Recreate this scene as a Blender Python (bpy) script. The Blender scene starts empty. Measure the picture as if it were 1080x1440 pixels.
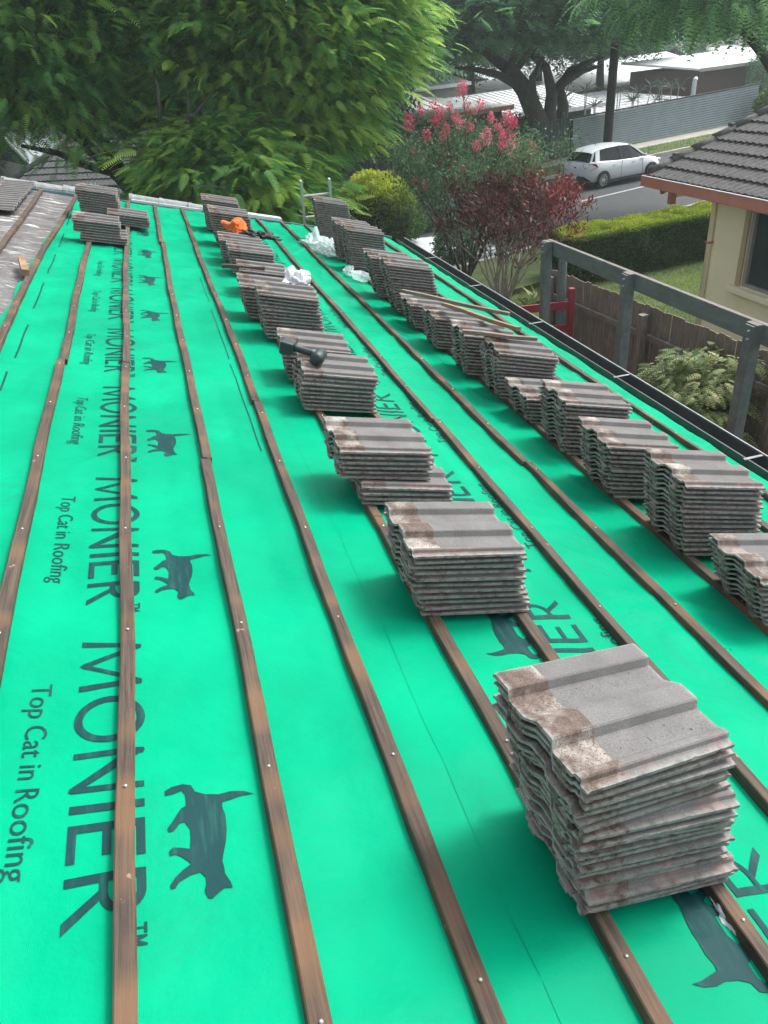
import bpy, bmesh, math, random
import numpy as np
from mathutils import Vector, Matrix, noise
from mathutils.geometry import tessellate_polygon
rnd = random.Random(7)
C = bpy.context.scene.collection
rad = math.radians
# ---------------------------------------------------------------- camera frame
ZC = 4.9
F = 1048.0
def _n(v): v = np.array(v, float); return v/np.linalg.norm(v)
_Y = _n((180-540, 100-720, F))
_d = _n((700-540, 2400-720, F)); _d = _n(_d-_d.dot(_Y)*_Y)
_up = -_d; _X = np.cross(_Y, _up)
RW = np.array([_X, _Y, _up])
def ray(px, py): return RW @ _n((px-540, py-720, F))
def at(px, py, z):                       # point of the ray at world height z
    d = ray(px, py); t = (z-ZC)/d[2]; return Vector((d[0]*t, d[1]*t, z))
def atY(px, py, y):
    d = ray(px, py); t = y/d[1]; return Vector((d[0]*t, y, ZC+d[2]*t))
# ---------------------------------------------------------------- roof frame
AL = rad(14.7); H = 1.5
S = Vector((math.cos(AL), 0, -math.sin(AL))); YV = Vector((0, 1, 0)); N = Vector((math.sin(AL), 0, math.cos(AL)))
O = Vector((0, 0, ZC)) - N*H
def rf(u, v, w): return O + S*u + YV*v + N*w
RM = Matrix(((S.x, YV.x, N.x, O.x), (S.y, YV.y, N.y, O.y), (S.z, YV.z, N.z, O.z), (0, 0, 0, 1)))
def pl(px, py, w=0.0):                   # pixel -> roof plane (u, v)
    d = Vector(ray(px, py)); t = -(H-w)/d.dot(N); q = d*t; return q.dot(S), q.y
# ---------------------------------------------------------------- materials
def newmat(name, rough=.8, base=(.5, .5, .5)):
    m = bpy.data.materials.new(name); m.use_nodes = True
    nt = m.node_tree; b = nt.nodes['Principled BSDF']
    b.inputs['Roughness'].default_value = rough
    b.inputs['Base Color'].default_value = (*base, 1)
    return m, nt, b
def nd(nt, typ, **kw):
    n = nt.nodes.new(typ)
    for k, v in kw.items():
        if k in n.inputs: n.inputs[k].default_value = v
        else: setattr(n, k, v)
    return n
def mix(nt, fac, a, b, mode='MIX'):
    n = nt.nodes.new('ShaderNodeMix'); n.data_type = 'RGBA'; n.blend_type = mode
    for s, i in ((fac, 0), (a, 6), (b, 7)):
        if isinstance(s, bpy.types.NodeSocket): nt.links.new(s, n.inputs[i])
        elif i == 0: n.inputs[0].default_value = s
        else: n.inputs[i].default_value = (*s, 1)
    return n.outputs[2]
def ramp(nt, src, p0, p1, c0=(0, 0, 0), c1=(1, 1, 1)):
    r = nt.nodes.new('ShaderNodeValToRGB'); e = r.color_ramp.elements
    e[0].position = p0; e[1].position = p1; e[0].color = (*c0, 1); e[1].color = (*c1, 1)
    nt.links.new(src, r.inputs[0]); return r.outputs[0]
def tex(nt, scale, vec=None, detail=4, sc=None, kind='Object', rough=.55):
    tc = nt.nodes.new('ShaderNodeTexCoord'); out = tc.outputs[kind]
    if vec: out = vec
    if sc:
        mp = nt.nodes.new('ShaderNodeMapping'); mp.inputs['Scale'].default_value = sc
        nt.links.new(out, mp.inputs[0]); out = mp.outputs[0]
    n = nt.nodes.new('ShaderNodeTexNoise'); n.inputs['Scale'].default_value = scale; n.inputs['Detail'].default_value = detail
    n.inputs['Roughness'].default_value = rough
    nt.links.new(out, n.inputs['Vector']); return n.outputs[0]
def bump(nt, b, src, strength=.3, dist=.01, prev=None):
    n = nt.nodes.new('ShaderNodeBump'); n.inputs['Strength'].default_value = strength; n.inputs['Distance'].default_value = dist
    nt.links.new(src, n.inputs['Height'])
    if prev: nt.links.new(prev, n.inputs['Normal'])
    nt.links.new(n.outputs[0], b.inputs['Normal']); return n.outputs[0]
def simple(name, c0, c1=None, scale=5, rough=.75, bs=.2, bd=.005, metal=0, sc=None, spec=.4, p=(.3, .7)):
    m, nt, b = newmat(name, rough, c0)
    b.inputs['Specular IOR Level'].default_value = spec
    b.inputs['Metallic'].default_value = metal
    t = tex(nt, scale, sc=sc)
    if c1: nt.links.new(mix(nt, ramp(nt, t, *p), c0, c1), b.inputs['Base Color'])
    if bs: bump(nt, b, t, bs, bd)
    return m
def randval(nt):
    return nt.nodes.new('ShaderNodeObjectInfo').outputs['Random']

# green sarking membrane
def m_sark():
    m, nt, b = newmat('green sarking', .42, (0, .6, .33))
    t = tex(nt, 2.2); t2 = tex(nt, 30, detail=2)
    col = mix(nt, ramp(nt, t, .35, .7), (.0, .30, .155), (.0, .235, .122))
    dirt = tex(nt, 1.3, detail=9, rough=.75)
    col = mix(nt, ramp(nt, dirt, .56, .76), col, (.004, .20, .112))
    nt.links.new(col, b.inputs['Base Color'])
    wv = nt.nodes.new('ShaderNodeTexWave'); wv.inputs['Scale'].default_value = 95; wv.bands_direction = 'Y'
    wv2 = nt.nodes.new('ShaderNodeTexWave'); wv2.inputs['Scale'].default_value = 95; wv2.bands_direction = 'X'
    tc = nt.nodes.new('ShaderNodeTexCoord')
    for w in (wv, wv2): nt.links.new(tc.outputs['Object'], w.inputs['Vector'])
    ad = mix(nt, .5, wv.outputs[0], wv2.outputs[0])
    p = bump(nt, b, ad, .25, .001)
    p = bump(nt, b, tex(nt, 2.0, detail=7, rough=.55), .55, .05, p)
    bump(nt, b, t2, .15, .004, p)
    b.inputs['Specular IOR Level'].default_value = .03
    return m
def m_print():
    m, nt, b = newmat('grey green printing ink', .5)
    t = tex(nt, 60, detail=3, sc=(1, .12, 1))
    nt.links.new(mix(nt, ramp(nt, t, .5, .8), (.006, .040, .042), (.014, .085, .074)), b.inputs['Base Color'])
    b.inputs['Specular IOR Level'].default_value = .08
    return m
def m_tile():
    m, nt, b = newmat('weathered grey concrete tile', .9)
    b.inputs['Specular IOR Level'].default_value = .25
    tc = nt.nodes.new('ShaderNodeTexCoord')
    r = randval(nt)
    off = nt.nodes.new('ShaderNodeVectorMath'); off.operation = 'ADD'
    cmb = nt.nodes.new('ShaderNodeCombineXYZ')
    mu = nt.nodes.new('ShaderNodeMath'); mu.operation = 'MULTIPLY'; mu.inputs[1].default_value = 37
    nt.links.new(r, mu.inputs[0])
    for i in range(3): nt.links.new(mu.outputs[0], cmb.inputs[i])
    nt.links.new(tc.outputs['Object'], off.inputs[0]); nt.links.new(cmb.outputs[0], off.inputs[1])
    V = off.outputs[0]
    big = tex(nt, 9, vec=V, detail=6); fine = tex(nt, 260, vec=V, detail=2); mid = tex(nt, 42, vec=V, detail=5, rough=.7)
    grey = mix(nt, ramp(nt, big, .3, .7), (.185, .183, .18), (.125, .124, .122))
    grey = mix(nt, ramp(nt, r, .0, 1), grey, mix(nt, .25, grey, (.125, .112, .10)))
    grey = mix(nt, ramp(nt, fine, .35, .68), mix(nt, .42, grey, (.05, .05, .05)), grey)
    brown = mix(nt, ramp(nt, mid, .35, .65), (.085, .060, .048), (.145, .118, .102))
    brown = mix(nt, ramp(nt, big, .48, .68), brown, (.36, .34, .31))
    brown = mix(nt, ramp(nt, fine, .3, .5), (.06, .04, .035), brown)
    sep = nt.nodes.new('ShaderNodeSeparateXYZ'); nt.links.new(tc.outputs['Object'], sep.inputs[0])
    # unweathered head lap: a band that another tile used to cover, and the side water channel
    ms = nt.nodes.new('ShaderNodeMath'); ms.operation = 'MULTIPLY_ADD'; ms.inputs[1].default_value = .035
    nt.links.new(big, ms.inputs[0]); nt.links.new(sep.outputs['X'], ms.inputs[2])
    lt = nt.nodes.new('ShaderNodeMath'); lt.operation = 'LESS_THAN'; lt.inputs[1].default_value = -.084
    nt.links.new(ms.outputs[0], lt.inputs[0])
    lt2 = nt.nodes.new('ShaderNodeMath'); lt2.operation = 'LESS_THAN'; lt2.inputs[1].default_value = -.134
    nt.links.new(sep.outputs['Y'], lt2.inputs[0])
    col = mix(nt, lt.outputs[0], grey, brown)
    pink = mix(nt, ramp(nt, mid, .35, .7), (.15, .105, .095), (.20, .175, .16))
    pk = nt.nodes.new('ShaderNodeMath'); pk.operation = 'MULTIPLY'
    nt.links.new(lt2.outputs[0], pk.inputs[0]); nt.links.new(ramp(nt, big, .48, .60), pk.inputs[1])
    col = mix(nt, pk.outputs[0], col, pink)
    # broken and cut edges show paler cement
    ge = nt.nodes.new('ShaderNodeNewGeometry')
    attr = nt.nodes.new('ShaderNodeAttribute'); attr.attribute_name = 'edge'
    em = nt.nodes.new('ShaderNodeMath'); em.operation = 'MULTIPLY'
    nt.links.new(attr.outputs['Fac'], em.inputs[0]); nt.links.new(ramp(nt, mid, .36, .58), em.inputs[1])
    col = mix(nt, em.outputs[0], col, (.25, .24, .225))
    nt.links.new(col, b.inputs['Base Color'])
    p = bump(nt, b, fine, .4, .0015); bump(nt, b, mid, .10, .001, p)
    return m
def m_wood(name, a, c, patch=None, sc=(40, 1.2, 40), rough=.8):
    m, nt, b = newmat(name, rough)
    tc = nt.nodes.new('ShaderNodeTexCoord')
    r = randval(nt)
    g = tex(nt, 3, sc=sc, detail=6, rough=.75); big = tex(nt, 5.5, sc=(1.6, .8, 1), detail=7, rough=.7)
    col = mix(nt, ramp(nt, g, .40, .60), a, c)
    col = mix(nt, ramp(nt, big, .42, .62), col, mix(nt, .55, col, tuple(x*.45 for x in a)))
    if patch:
        wv = nt.nodes.new('ShaderNodeTexNoise'); wv.inputs['Scale'].default_value = 3.3; wv.inputs['Detail'].default_value = 1
        mp = nt.nodes.new('ShaderNodeMapping'); mp.inputs['Scale'].default_value = (.4, 1.6, .4)
        nt.links.new(tc.outputs['Object'], mp.inputs[0]); nt.links.new(mp.outputs[0], wv.inputs['Vector'])
        col = mix(nt, ramp(nt, wv.outputs[0], .50, .70), col, mix(nt, .62, col, patch))
        kn = tex(nt, 26, detail=2)
        col = mix(nt, ramp(nt, kn, .72, .76), col, (.20, .14, .09))
    nt.links.new(col, b.inputs['Base Color'])
    bump(nt, b, g, .5, .003)
    return m
def m_leaf(name, cols, rough=.55, transl=.35, bright=1.85):
    m = bpy.data.materials.new(name); m.use_nodes = True; nt = m.node_tree
    b = nt.nodes['Principled BSDF']; b.inputs['Roughness'].default_value = rough; b.inputs['Specular IOR Level'].default_value = .3
    a = nt.nodes.new('ShaderNodeAttribute'); a.attribute_name = 'tint'
    r = nt.nodes.new('ShaderNodeValToRGB'); e = r.color_ramp.elements
    while len(e) < len(cols): e.new(.5)
    for i, c in enumerate(cols): e[i].position = i/(len(cols)-1); e[i].color = (*(min(.9, x*bright) for x in c), 1)
    nt.links.new(a.outputs['Fac'], r.inputs[0]); nt.links.new(r.outputs[0], b.inputs['Base Color'])
    t = nt.nodes.new('ShaderNodeBsdfTranslucent'); nt.links.new(r.outputs[0], t.inputs[0])
    mx = nt.nodes.new('ShaderNodeMixShader'); mx.inputs[0].default_value = transl
    nt.links.new(b.outputs[0], mx.inputs[1]); nt.links.new(t.outputs[0], mx.inputs[2])
    nt.links.new(mx.outputs[0], nt.nodes['Material Output'].inputs[0])
    return m
SARK = m_sark(); INK = m_print(); TILE = m_tile()
BAT = m_wood('dark hardwood batten', (.088, .060, .040), (.024, .0175, .0125), (.150, .078, .034))
OFFC = m_wood('weathered timber offcut', (.23, .18, .14), (.12, .09, .07), sc=(1.5, 30, 30))
PAINTW = m_wood('flaking green grey paint', (.115, .150, .143), (.085, .118, .113), sc=(6, 1, 6), rough=.6)
PALE = m_wood('weathered fence paling', (.25, .21, .17), (.080, .068, .056), sc=(30, 30, 1.2))
RAIL = m_wood('grey fence rail', (.19, .175, .16), (.11, .10, .09), sc=(20, 1, 20))
RED = simple('red gate paint', (.26, .022, .040), (.20, .018, .032), 8, .5)
FOIL = None
def m_foil():
    m, nt, b = newmat('old silver foil sarking', .38)
    g = tex(nt, 4, detail=9, rough=.75); h = tex(nt, 22, detail=5)
    s = tex(nt, 3, sc=(1, 9, 1), detail=8, rough=.7)
    col = mix(nt, ramp(nt, g, .35, .65), (.07, .060, .057), (.22, .215, .215))
    col = mix(nt, ramp(nt, s, .54, .62), col, (.6, .6, .61))
    nt.links.new(col, b.inputs['Base Color']); nt.links.new(ramp(nt, g, .4, .7), b.inputs['Metallic'])
    p = bump(nt, b, s, 1, .02); bump(nt, b, h, .5, .006, p)
    return m
FOIL = m_foil()
GUT = simple('black gutter steel', (.028, .033, .036), (.045, .048, .050), 9, .45)
WHITE = simple('white painted metal', (.62, .66, .67), (.50, .54, .56), 6, .4)
GALV = simple('galvanised steel', (.48, .49, .49), (.36, .38, .39), 12, .4, metal=.25)
CAPT = simple('grey verge capping', (.26, .28, .285), (.16, .17, .175), 14, .8)
BLUEF = simple('pale blue fascia paint', (.10, .24, .25), (.07, .17, .18), 6, .6)
CREAM = simple('cream rendered wall', (.86, .78, .56), (.80, .72, .51), 2.5, .85, .15)
BRICK = simple('dull brick', (.22, .14, .10), (.15, .10, .08), 12, .9)
TERRA = simple('terracotta painted fascia', (.46, .19, .14), (.40, .16, .12), 5, .5, .1)
GLASSD = simple('dark window glass', (.022, .03, .034), (.035, .055, .06), 1.5, .08, 0, spec=.6)
ASPH = simple('asphalt', (.030, .035, .039), (.042, .046, .050), 3, .85, .4, .01)
CONC = simple('pale concrete', (.34, .33, .29), (.25, .245, .22), 2.5, .9, .3)
LINE = simple('road line paint', (.40, .41, .41), (.22, .23, .24), 6, .7)
DGREEN = simple('dark green fence sheet', (.018, .04, .033), (.026, .055, .045), 3, .6)
SLATM = simple('blue grey slat', (.25, .30, .33), (.20, .245, .27), 2, .55)
BLACK = simple('matt black', (.012, .013, .014), (.016, .017, .018), 8, .6)
BARK = simple('grey brown bark', (.085, .075, .062), (.045, .040, .034), 7, .9, .8, .03, sc=(1, 1, .4))
BARKD = simple('dark bark', (.045, .040, .034), (.022, .020, .018), 6, .9, .8, .03, sc=(1, 1, .4))  # darker tone of the bark brown
TWIG = simple('pale grey twig', (.42, .38, .34), (.24, .20, .17), 16, .85)
METROOF = simple('white metal roofing', (.62, .64, .65), (.52, .55, .56), .8, .45, 0)
GREYROOF = simple('grey metal roofing', (.30, .34, .34), (.22, .26, .26), .8, .5, 0)
MAROON = simple('maroon board wall', (.075, .03, .028), (.055, .024, .022), 3, .8)
DWALL = simple('dark painted wall', (.05, .06, .06), (.035, .042, .042), 3, .8)
BLOCKW = simple('pale block wall', (.26, .26, .23), (.20, .20, .18), 4, .85)
NROOF = simple('grey brown roof tile', (.085, .082, .08), (.045, .044, .043), 16, .9, .5, .01, p=(.35, .65))
NROOFL = simple('dark grey roof tile', (.075, .08, .08), (.045, .048, .05), 10, .9, .4, .01)
TYRE = simple('tyre rubber', (.012, .012, .012), None, 20, .85)
CARW = simple('silver white car paint', (.50, .54, .57), None, 3, .22, 0, spec=.6)
CARGL = simple('tinted car glass', (.006, .008, .010), None, 2, .12, 0, spec=.2)
LAMPR = simple('red tail lamp', (.42, .015, .05), (.30, .01, .03), 30, .15, 0)
CHROME = simple('alloy wheel metal', (.55, .56, .58), None, 3, .25, 0, metal=.8)
ORANGE = simple('orange cloth', (.62, .13, .02), (.50, .095, .015), 7, .85)
PAPER = simple('white crumpled paper', (.60, .61, .62), (.52, .54, .56), 8, .7)
DGR = simple('drill dark green housing', (.020, .036, .038), (.014, .026, .028), 30, .45)
GRASS = simple('mown lawn', (.075, .105, .022), (.045, .075, .018), 2.2, .95, .8, .05, p=(.35, .6))
SOIL = simple('garden soil and leaf litter', (.05, .045, .030), (.085, .07, .045), 2.4, .95, .8, .05)
WOODP = simple('dark timber pole', (.028, .026, .024), (.045, .04, .037), 5, .9)
TINTED = simple('yellowish nail dust', (.4, .4, .38), None, 3, .4, 0, metal=.8)
def m_clear(name, col=(.8, .9, .9), alpha=.35):
    m, nt, b = newmat(name, .12, col)
    b.inputs['Alpha'].default_value = alpha
    bump(nt, b, tex(nt, 30, detail=4), .6, .01)
    return m
FILM = m_clear('clear plastic film', (.72, .85, .84), .38)
TRAYM = m_clear('clear plastic tray', (.82, .90, .95), .55)
POIN = m_leaf('poinciana frond', [(.014, .050, .022), (.030, .098, .032), (.065, .160, .036), (.150, .225, .045)], .5, .42, 2.5)
POINR = m_leaf('grey green frond', [(.020, .055, .030), (.034, .090, .044), (.065, .150, .060), (.11, .22, .07)], .55, .4, 2.2)
DISTL = m_leaf('distant foliage', [(.014, .040, .026), (.026, .066, .036), (.050, .105, .045), (.075, .14, .05)], .55, .35, 2.2)
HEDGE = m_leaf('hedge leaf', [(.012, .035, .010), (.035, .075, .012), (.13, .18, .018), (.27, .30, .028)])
MYRT = m_leaf('crepe myrtle leaf', [(.020, .050, .022), (.036, .080, .034), (.065, .115, .055), (.14, .14, .08)])
PINK = m_leaf('pink blossom', [(.50, .05, .13), (.66, .08, .19), (.62, .20, .25), (.50, .28, .22)], .8, .25, 1.1)
CROT = m_leaf('dark red leaf', [(.030, .016, .012), (.050, .022, .016), (.120, .026, .026), (.30, .035, .045)], .5, .2, 1.45)
SHRUBL = m_leaf('olive compound leaf', [(.03, .055, .018), (.065, .10, .03), (.12, .15, .055), (.20, .20, .10)])
YUCC = m_leaf('strappy leaf', [(.010, .024, .018), (.018, .036, .025), (.03, .05, .034), (.05, .07, .045)])
# ---------------------------------------------------------------- objects
def tag(o, label=None, cat=None, group=None, kind=None):
    if label: o['label'] = label
    if cat: o['category'] = cat
    if group: o['group'] = group
    if kind: o['kind'] = kind
    elif cat: o['kind'] = 'thing'
    return o
class MB:
    def __init__(s): s.v = []; s.f = []; s.mi = []
    def add(s, vs, fs, m=0):
        k = len(s.v); s.v += [tuple(x) for x in vs]; s.f += [tuple(i+k for i in f) for f in fs]; s.mi += [m]*len(fs); return s
    def box(s, c, d, M=None, m=0, taper=1.0):
        x, y, z = d[0]/2, d[1]/2, d[2]/2
        vs = [Vector((a*x*(taper if e > 0 else 1), b*y*(taper if e > 0 else 1), e*z)) for e in (-1, 1) for a, b in ((-1, -1), (1, -1), (1, 1), (-1, 1))]
        if M is not None: vs = [M @ v for v in vs]
        vs = [v+Vector(c) for v in vs]
        return s.add(vs, [(3, 2, 1, 0), (4, 5, 6, 7), (0, 1, 5, 4), (1, 2, 6, 5), (2, 3, 7, 6), (3, 0, 4, 7)], m)
    def beam(s, a, b, w, h, up=(0, 0, 1), m=0):
        a = Vector(a); b = Vector(b); d = (b-a); L = d.length; d.normalize()
        side = d.cross(Vector(up)).normalized(); u = side.cross(d)
        M = Matrix((side, d, u)).transposed()
        return s.box((a+b)/2, (w, L, h), M, m)
    def tube(s, pts, rs, n=7, cap=True, m=0):
        pts = [Vector(p) for p in pts]; k0 = len(s.v); vs = []; fs = []
        ref = Vector((.31, .17, .93)).normalized()
        for i, p in enumerate(pts):
            d = (pts[min(i+1, len(pts)-1)]-pts[max(i-1, 0)]).normalized()
            a = d.cross(ref)
            if a.length < .05: a = d.cross(Vector((1, 0, 0)))
            a.normalize(); b = d.cross(a)
            for j in range(n):
                t = 2*math.pi*j/n; vs.append(p+(a*math.cos(t)+b*math.sin(t))*rs[i])
        for i in range(len(pts)-1):
            for j in range(n):
                fs.append((i*n+j, i*n+(j+1) % n, (i+1)*n+(j+1) % n, (i+1)*n+j))
        if cap: fs += [tuple(range(n))[::-1], tuple((len(pts)-1)*n+j for j in range(n))]
        return s.add(vs, fs, m)
    def prism(s, poly, a, b, axis, m=0):         # poly of (p,q) extruded along axis from a to b
        def V(p, q, t): return {'x': (t, p, q), 'y': (p, t, q), 'z': (p, q, t)}[axis]
        n = len(poly); vs = [V(p, q, a) for p, q in poly]+[V(p, q, b) for p, q in poly]
        return s.add(vs, [tuple(range(n))[::-1], tuple(range(n, 2*n))]+[(i, (i+1) % n, n+(i+1) % n, n+i) for i in range(n)], m)
    def build(s, name, mat, parent=None, smooth=False, origin=None, bevel=0, keep=False):
        vs = np.array(s.v, dtype=float)
        if parent is None and origin is None and not keep:
            lo, hi = vs.min(0), vs.max(0); origin = Vector(((lo[0]+hi[0])/2, (lo[1]+hi[1])/2, lo[2]))
        o_ = Vector(origin) if origin is not None else Vector((0, 0, 0))
        me = bpy.data.meshes.new(name); me.from_pydata([tuple(v) for v in (vs-np.array(o_))], [], s.f)
        mats = mat if isinstance(mat, (list, tuple)) else [mat]
        for m_ in mats: me.materials.append(m_)
        if len(mats) > 1: me.polygons.foreach_set('material_index', s.mi)
        if smooth: me.polygons.foreach_set('use_smooth', [True]*len(me.polygons))
        bm = bmesh.new(); bm.from_mesh(me); bmesh.ops.recalc_face_normals(bm, faces=bm.faces)
        bm.to_mesh(me); bm.free()
        o = bpy.data.objects.new(name, me); C.objects.link(o); o.location = o_
        if bevel:
            b = o.modifiers.new('bevel', 'BEVEL'); b.width = bevel; b.segments = 2; b.limit_method = 'ANGLE'
        if parent is not None: attach(o, parent)
        return o
def wmat(o):
    m = o.matrix_basis.copy(); p = o.parent
    if p is not None: return wmat(p) @ o.matrix_parent_inverse @ m
    return m
def attach(o, p):
    o.parent = p; o.matrix_parent_inverse = wmat(p).inverted()
def empty(name, loc, label, cat, group=None):
    o = bpy.data.objects.new(name, None); C.objects.link(o); o.location = loc; o.empty_display_size = .2
    return tag(o, label, cat, group)
def npmesh(name, V, Fq, mat, tint=None, parent=None, origin=(0, 0, 0)):
    V = V-np.array(origin)
    me = bpy.data.meshes.new(name); me.vertices.add(len(V)); me.vertices.foreach_set('co', V.astype(np.float32).ravel())
    n, k = Fq.shape
    me.loops.add(n*k); me.loops.foreach_set('vertex_index', Fq.astype(np.int32).ravel())
    me.polygons.add(n); me.polygons.foreach_set('loop_start', np.arange(0, n*k, k, dtype=np.int32))
    me.update(calc_edges=True)
    if tint is not None:
        a = me.attributes.new('tint', 'FLOAT', 'POINT'); a.data.foreach_set('value', tint.astype(np.float32))
    me.materials.append(mat)
    o = bpy.data.objects.new(name, me); C.objects.link(o); o.location = origin
    if parent is not None: attach(o, parent)
    return o
# ---------------------------------------------------------------- the roof under repair
house = empty('roof_under_repair', (1.2, 5, 0), 'house roof stripped to battens over bright green printed sarking', 'roof')
GB = .3385                                     # batten gauge
RAFT = [.71+.6*k for k in range(-2, 19)]
def sarkw(u, v):
    ph = ((v-.71)/.6) % 1.0
    bat = abs(((u/GB)+.5) % 1.0-.5)*2           # 0 on a batten
    sag = -.017*math.sin(math.pi*ph)**.8*(.25+.75*bat)
    n = noise.noise(Vector((u*2.1, v*1.5, 3)))*.014*bat
    r = 1-abs(noise.noise(Vector((u*3.1+v*1.2, v*2.2-u*1.5, 9))))*3.2
    fac = min(1, max(0, (u-.9)*.6))+min(1, max(0, (v-4)*.18))+.25
    n += max(0, r)**3*.013*min(1.3, fac)*(.25+.75*bat)
    lap = .003 if u > .60-.02*v else 0
    edge = 0
    if u > 3.52: edge = -((u-3.52)**2)*1.3
    return sag+n+lap+edge
U0, U1, V0_, V1_ = -.82, 3.76, -.9, 10.98
NU, NV = 190, 480
du, dv = (U1-U0)/NU, (V1_-V0_)/NV
SW = np.array([[sarkw(U0+i*du, V0_+j*dv) for i in range(NU+1)] for j in range(NV+1)])
def gw(u, v):
    a = min(max((u-U0)/du, 0), NU-1e-4); b = min(max((v-V0_)/dv, 0), NV-1e-4); i, j = int(a), int(b); a -= i; b -= j
    return SW[j, i]*(1-a)*(1-b)+SW[j, i+1]*a*(1-b)+SW[j+1, i]*(1-a)*b+SW[j+1, i+1]*a*b
def left_edge(v):
    pts = [(-1, -.76), (5, -.76), (6.2, -.75), (8, -.72), (9.5, -.66), (11, -.60)]
    for (a, b), (c, d) in zip(pts, pts[1:]):
        if v <= c: return b+(d-b)*max(0, (v-a))/(c-a)+.012*math.sin(v*7)
    return -.6
mb = MB()
vs = []; fs = []
for j in range(NV+1):
    v = V0_+j*dv; le = left_edge(v)
    for i in range(NU+1):
        u = U0+i*du
        if u < le and i < 12: u = min(le, U0+12*du-(12-i)*.0005) if le > u else u
        vs.append(rf(u, v, gw(u, v)))
for j in range(NV):
    for i in range(NU):
        a = j*(NU+1)+i; fs.append((a, a+1, a+NU+2, a+NU+1))
mb.add(vs, fs); sark = mb.build('sarking_sheet', SARK, house, smooth=True)
tag(sark, 'bright green roofing membrane printed with letters and cats')
# old silver foil, further up the slope
mb = MB(); vs = []; fs = []
for j in range(241):
    for i in range(61):
        u = -3.4+i*(2.8/60); v = -.9+j*(12.0/240)
        w = -.018+noise.noise(Vector((u*2, v*6, 1)))*.016+max(0, 1-abs(noise.noise(Vector((u*1.3, v*8, 7))))*4)**2*.016-(.012 if u > -.8 else 0)
        if u > -.85: w = min(w, -.022)
        vs.append(rf(u, v, w))
for j in range(240):
    for i in range(60):
        a = j*61+i; fs.append((a, a+1, a+62, a+61))
mb.add(vs, fs); tag(mb.build('foil_sheet', FOIL, house, smooth=True), 'old wrinkled silver foil sarking beside the green sheet')
# battens
nail_me = None
def batten(k, v0, v1, bend=0, u_of=None, wid=.043, hh=.031):
    mb = MB(); vs = []; fs = []; n = max(2, int((v1-v0)/.12)); ph = rnd.random()*9
    for i in range(n+1):
        v = v0+(v1-v0)*i/n
        u = k*GB+.006*math.sin(v*1.3+ph)+.002*math.sin(v*5.1+ph*3) if u_of is None else u_of(v)
        j1, j2 = (rnd.uniform(-.0012, .0012) for _ in range(2)); tw = .0025*math.sin(v*1.9+ph)
        a, b = u-wid/2+j1, u+wid/2+j2; z0 = -.004; z1 = hh+.0015*math.sin(v*2.3+ph)
        c = .003
        vs += [rf(a, v, z0), rf(a, v, z1-c+tw), rf(a+c, v, z1+tw), rf(b-c, v, z1-tw), rf(b, v, z1-c-tw), rf(b, v, z0)]
    for i in range(n):
        for q in range(6):
            r = (q+1) % 6; fs.append((i*6+q, i*6+r, (i+1)*6+r, (i+1)*6+q))
    fs += [(5, 4, 3, 2, 1, 0), tuple(n*6+q for q in range(6))]
    mb.add(vs, fs); o = mb.build('batten', BAT, house)
    for rv in RAFT:
        if v0+.03 < rv < v1-.03 and .2 < rv < 6.5:
            nl(k*GB+rnd.uniform(-.012, .012) if u_of is None else u_of(rv), rv+rnd.uniform(-.012, .012), hh+.002, o)
    return o
def nl(u, v, w, par):
    global nail_me
    if nail_me is None:
        m = MB(); m.tube([(0, 0, -.004), (0, 0, .001), (0, 0, .003)], [.0045, .0045, .0015], 8)
        t = m.build('nail', TINTED, par); nail_me = t.data; bpy.data.objects.remove(t)
    o = bpy.data.objects.new('nail', nail_me); C.objects.link(o)
    o.matrix_basis = Matrix.Translation(rf(u, v, w)) @ RM.to_3x3().to_4x4() @ Matrix.Rotation(rnd.uniform(-.2, .2), 4, 'X')
    attach(o, par)
joints = {-3: [4.9], -2: [6.9], -1: [4.38], 0: [4.40, 9.0], 1: [3.13, 8.3], 2: [3.9, 7.6], 3: [2.6, 6.8], 4: [5.5], 5: [3.75, 8.7], 6: [3.2, 7.9], 7: [4.1], 8: [5.9], 9: [4.7, 9.4], 10: [6.1]}
for k in range(-5, 11):
    cuts = [-.85]+joints.get(k, [5.0])+[10.93]
    for a, b in zip(cuts, cuts[1:]):
        uo = (lambda v, o_=rnd.uniform(-.007, .007), q=rnd.random()*9, k_=k: k_*GB+o_+.006*math.sin(v*1.3+q)+.0025*math.sin(v*5.1+q*3))
        if k == -2:
            uo = lambda v: -2*GB-.01+.045*math.exp(-((v-8.6)/1.1)**2)*0+.012*math.sin(v*.8)+(.06*(v-7.4)/3 if v > 7.4 else 0)
        batten(k, a+.002, b-.002, u_of=uo)
# printing on the membrane
def flatpoly(polys, mapf, name, mat=INK, lift=.0022, parent=None):
    """polys: list of outlines (with holes already bridged) -> one mesh lying on the sheet"""
    bm = bmesh.new()
    for P in polys:
        vs = [bm.verts.new((a, b, 0)) for a, b in P]
        for t in tessellate_polygon([[Vector((a, b, 0)) for a, b in P]]):
            try: bm.faces.new([vs[i] for i in t])
            except ValueError: pass
    return finish_flat(bm, mapf, name, mat, lift, parent)
def finish_flat(bm, mapf, name, mat, lift, parent):
    for _ in range(5):
        es = [e for e in bm.edges if e.calc_length() > .03]
        if not es: break
        bmesh.ops.subdivide_edges(bm, edges=es, cuts=1); bmesh.ops.triangulate(bm, faces=[f for f in bm.faces if len(f.verts) > 3])
    for v in bm.verts:
        u, w = mapf(v.co.x, v.co.y); v.co = rf(u, w, gw(u, w)+lift)
    bmesh.ops.recalc_face_normals(bm, faces=bm.faces)
    me = bpy.data.meshes.new(name); bm.to_mesh(me); bm.free(); me.materials.append(mat)
    o = bpy.data.objects.new(name, me); C.objects.link(o); attach(o, parent or sark); return o
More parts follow.
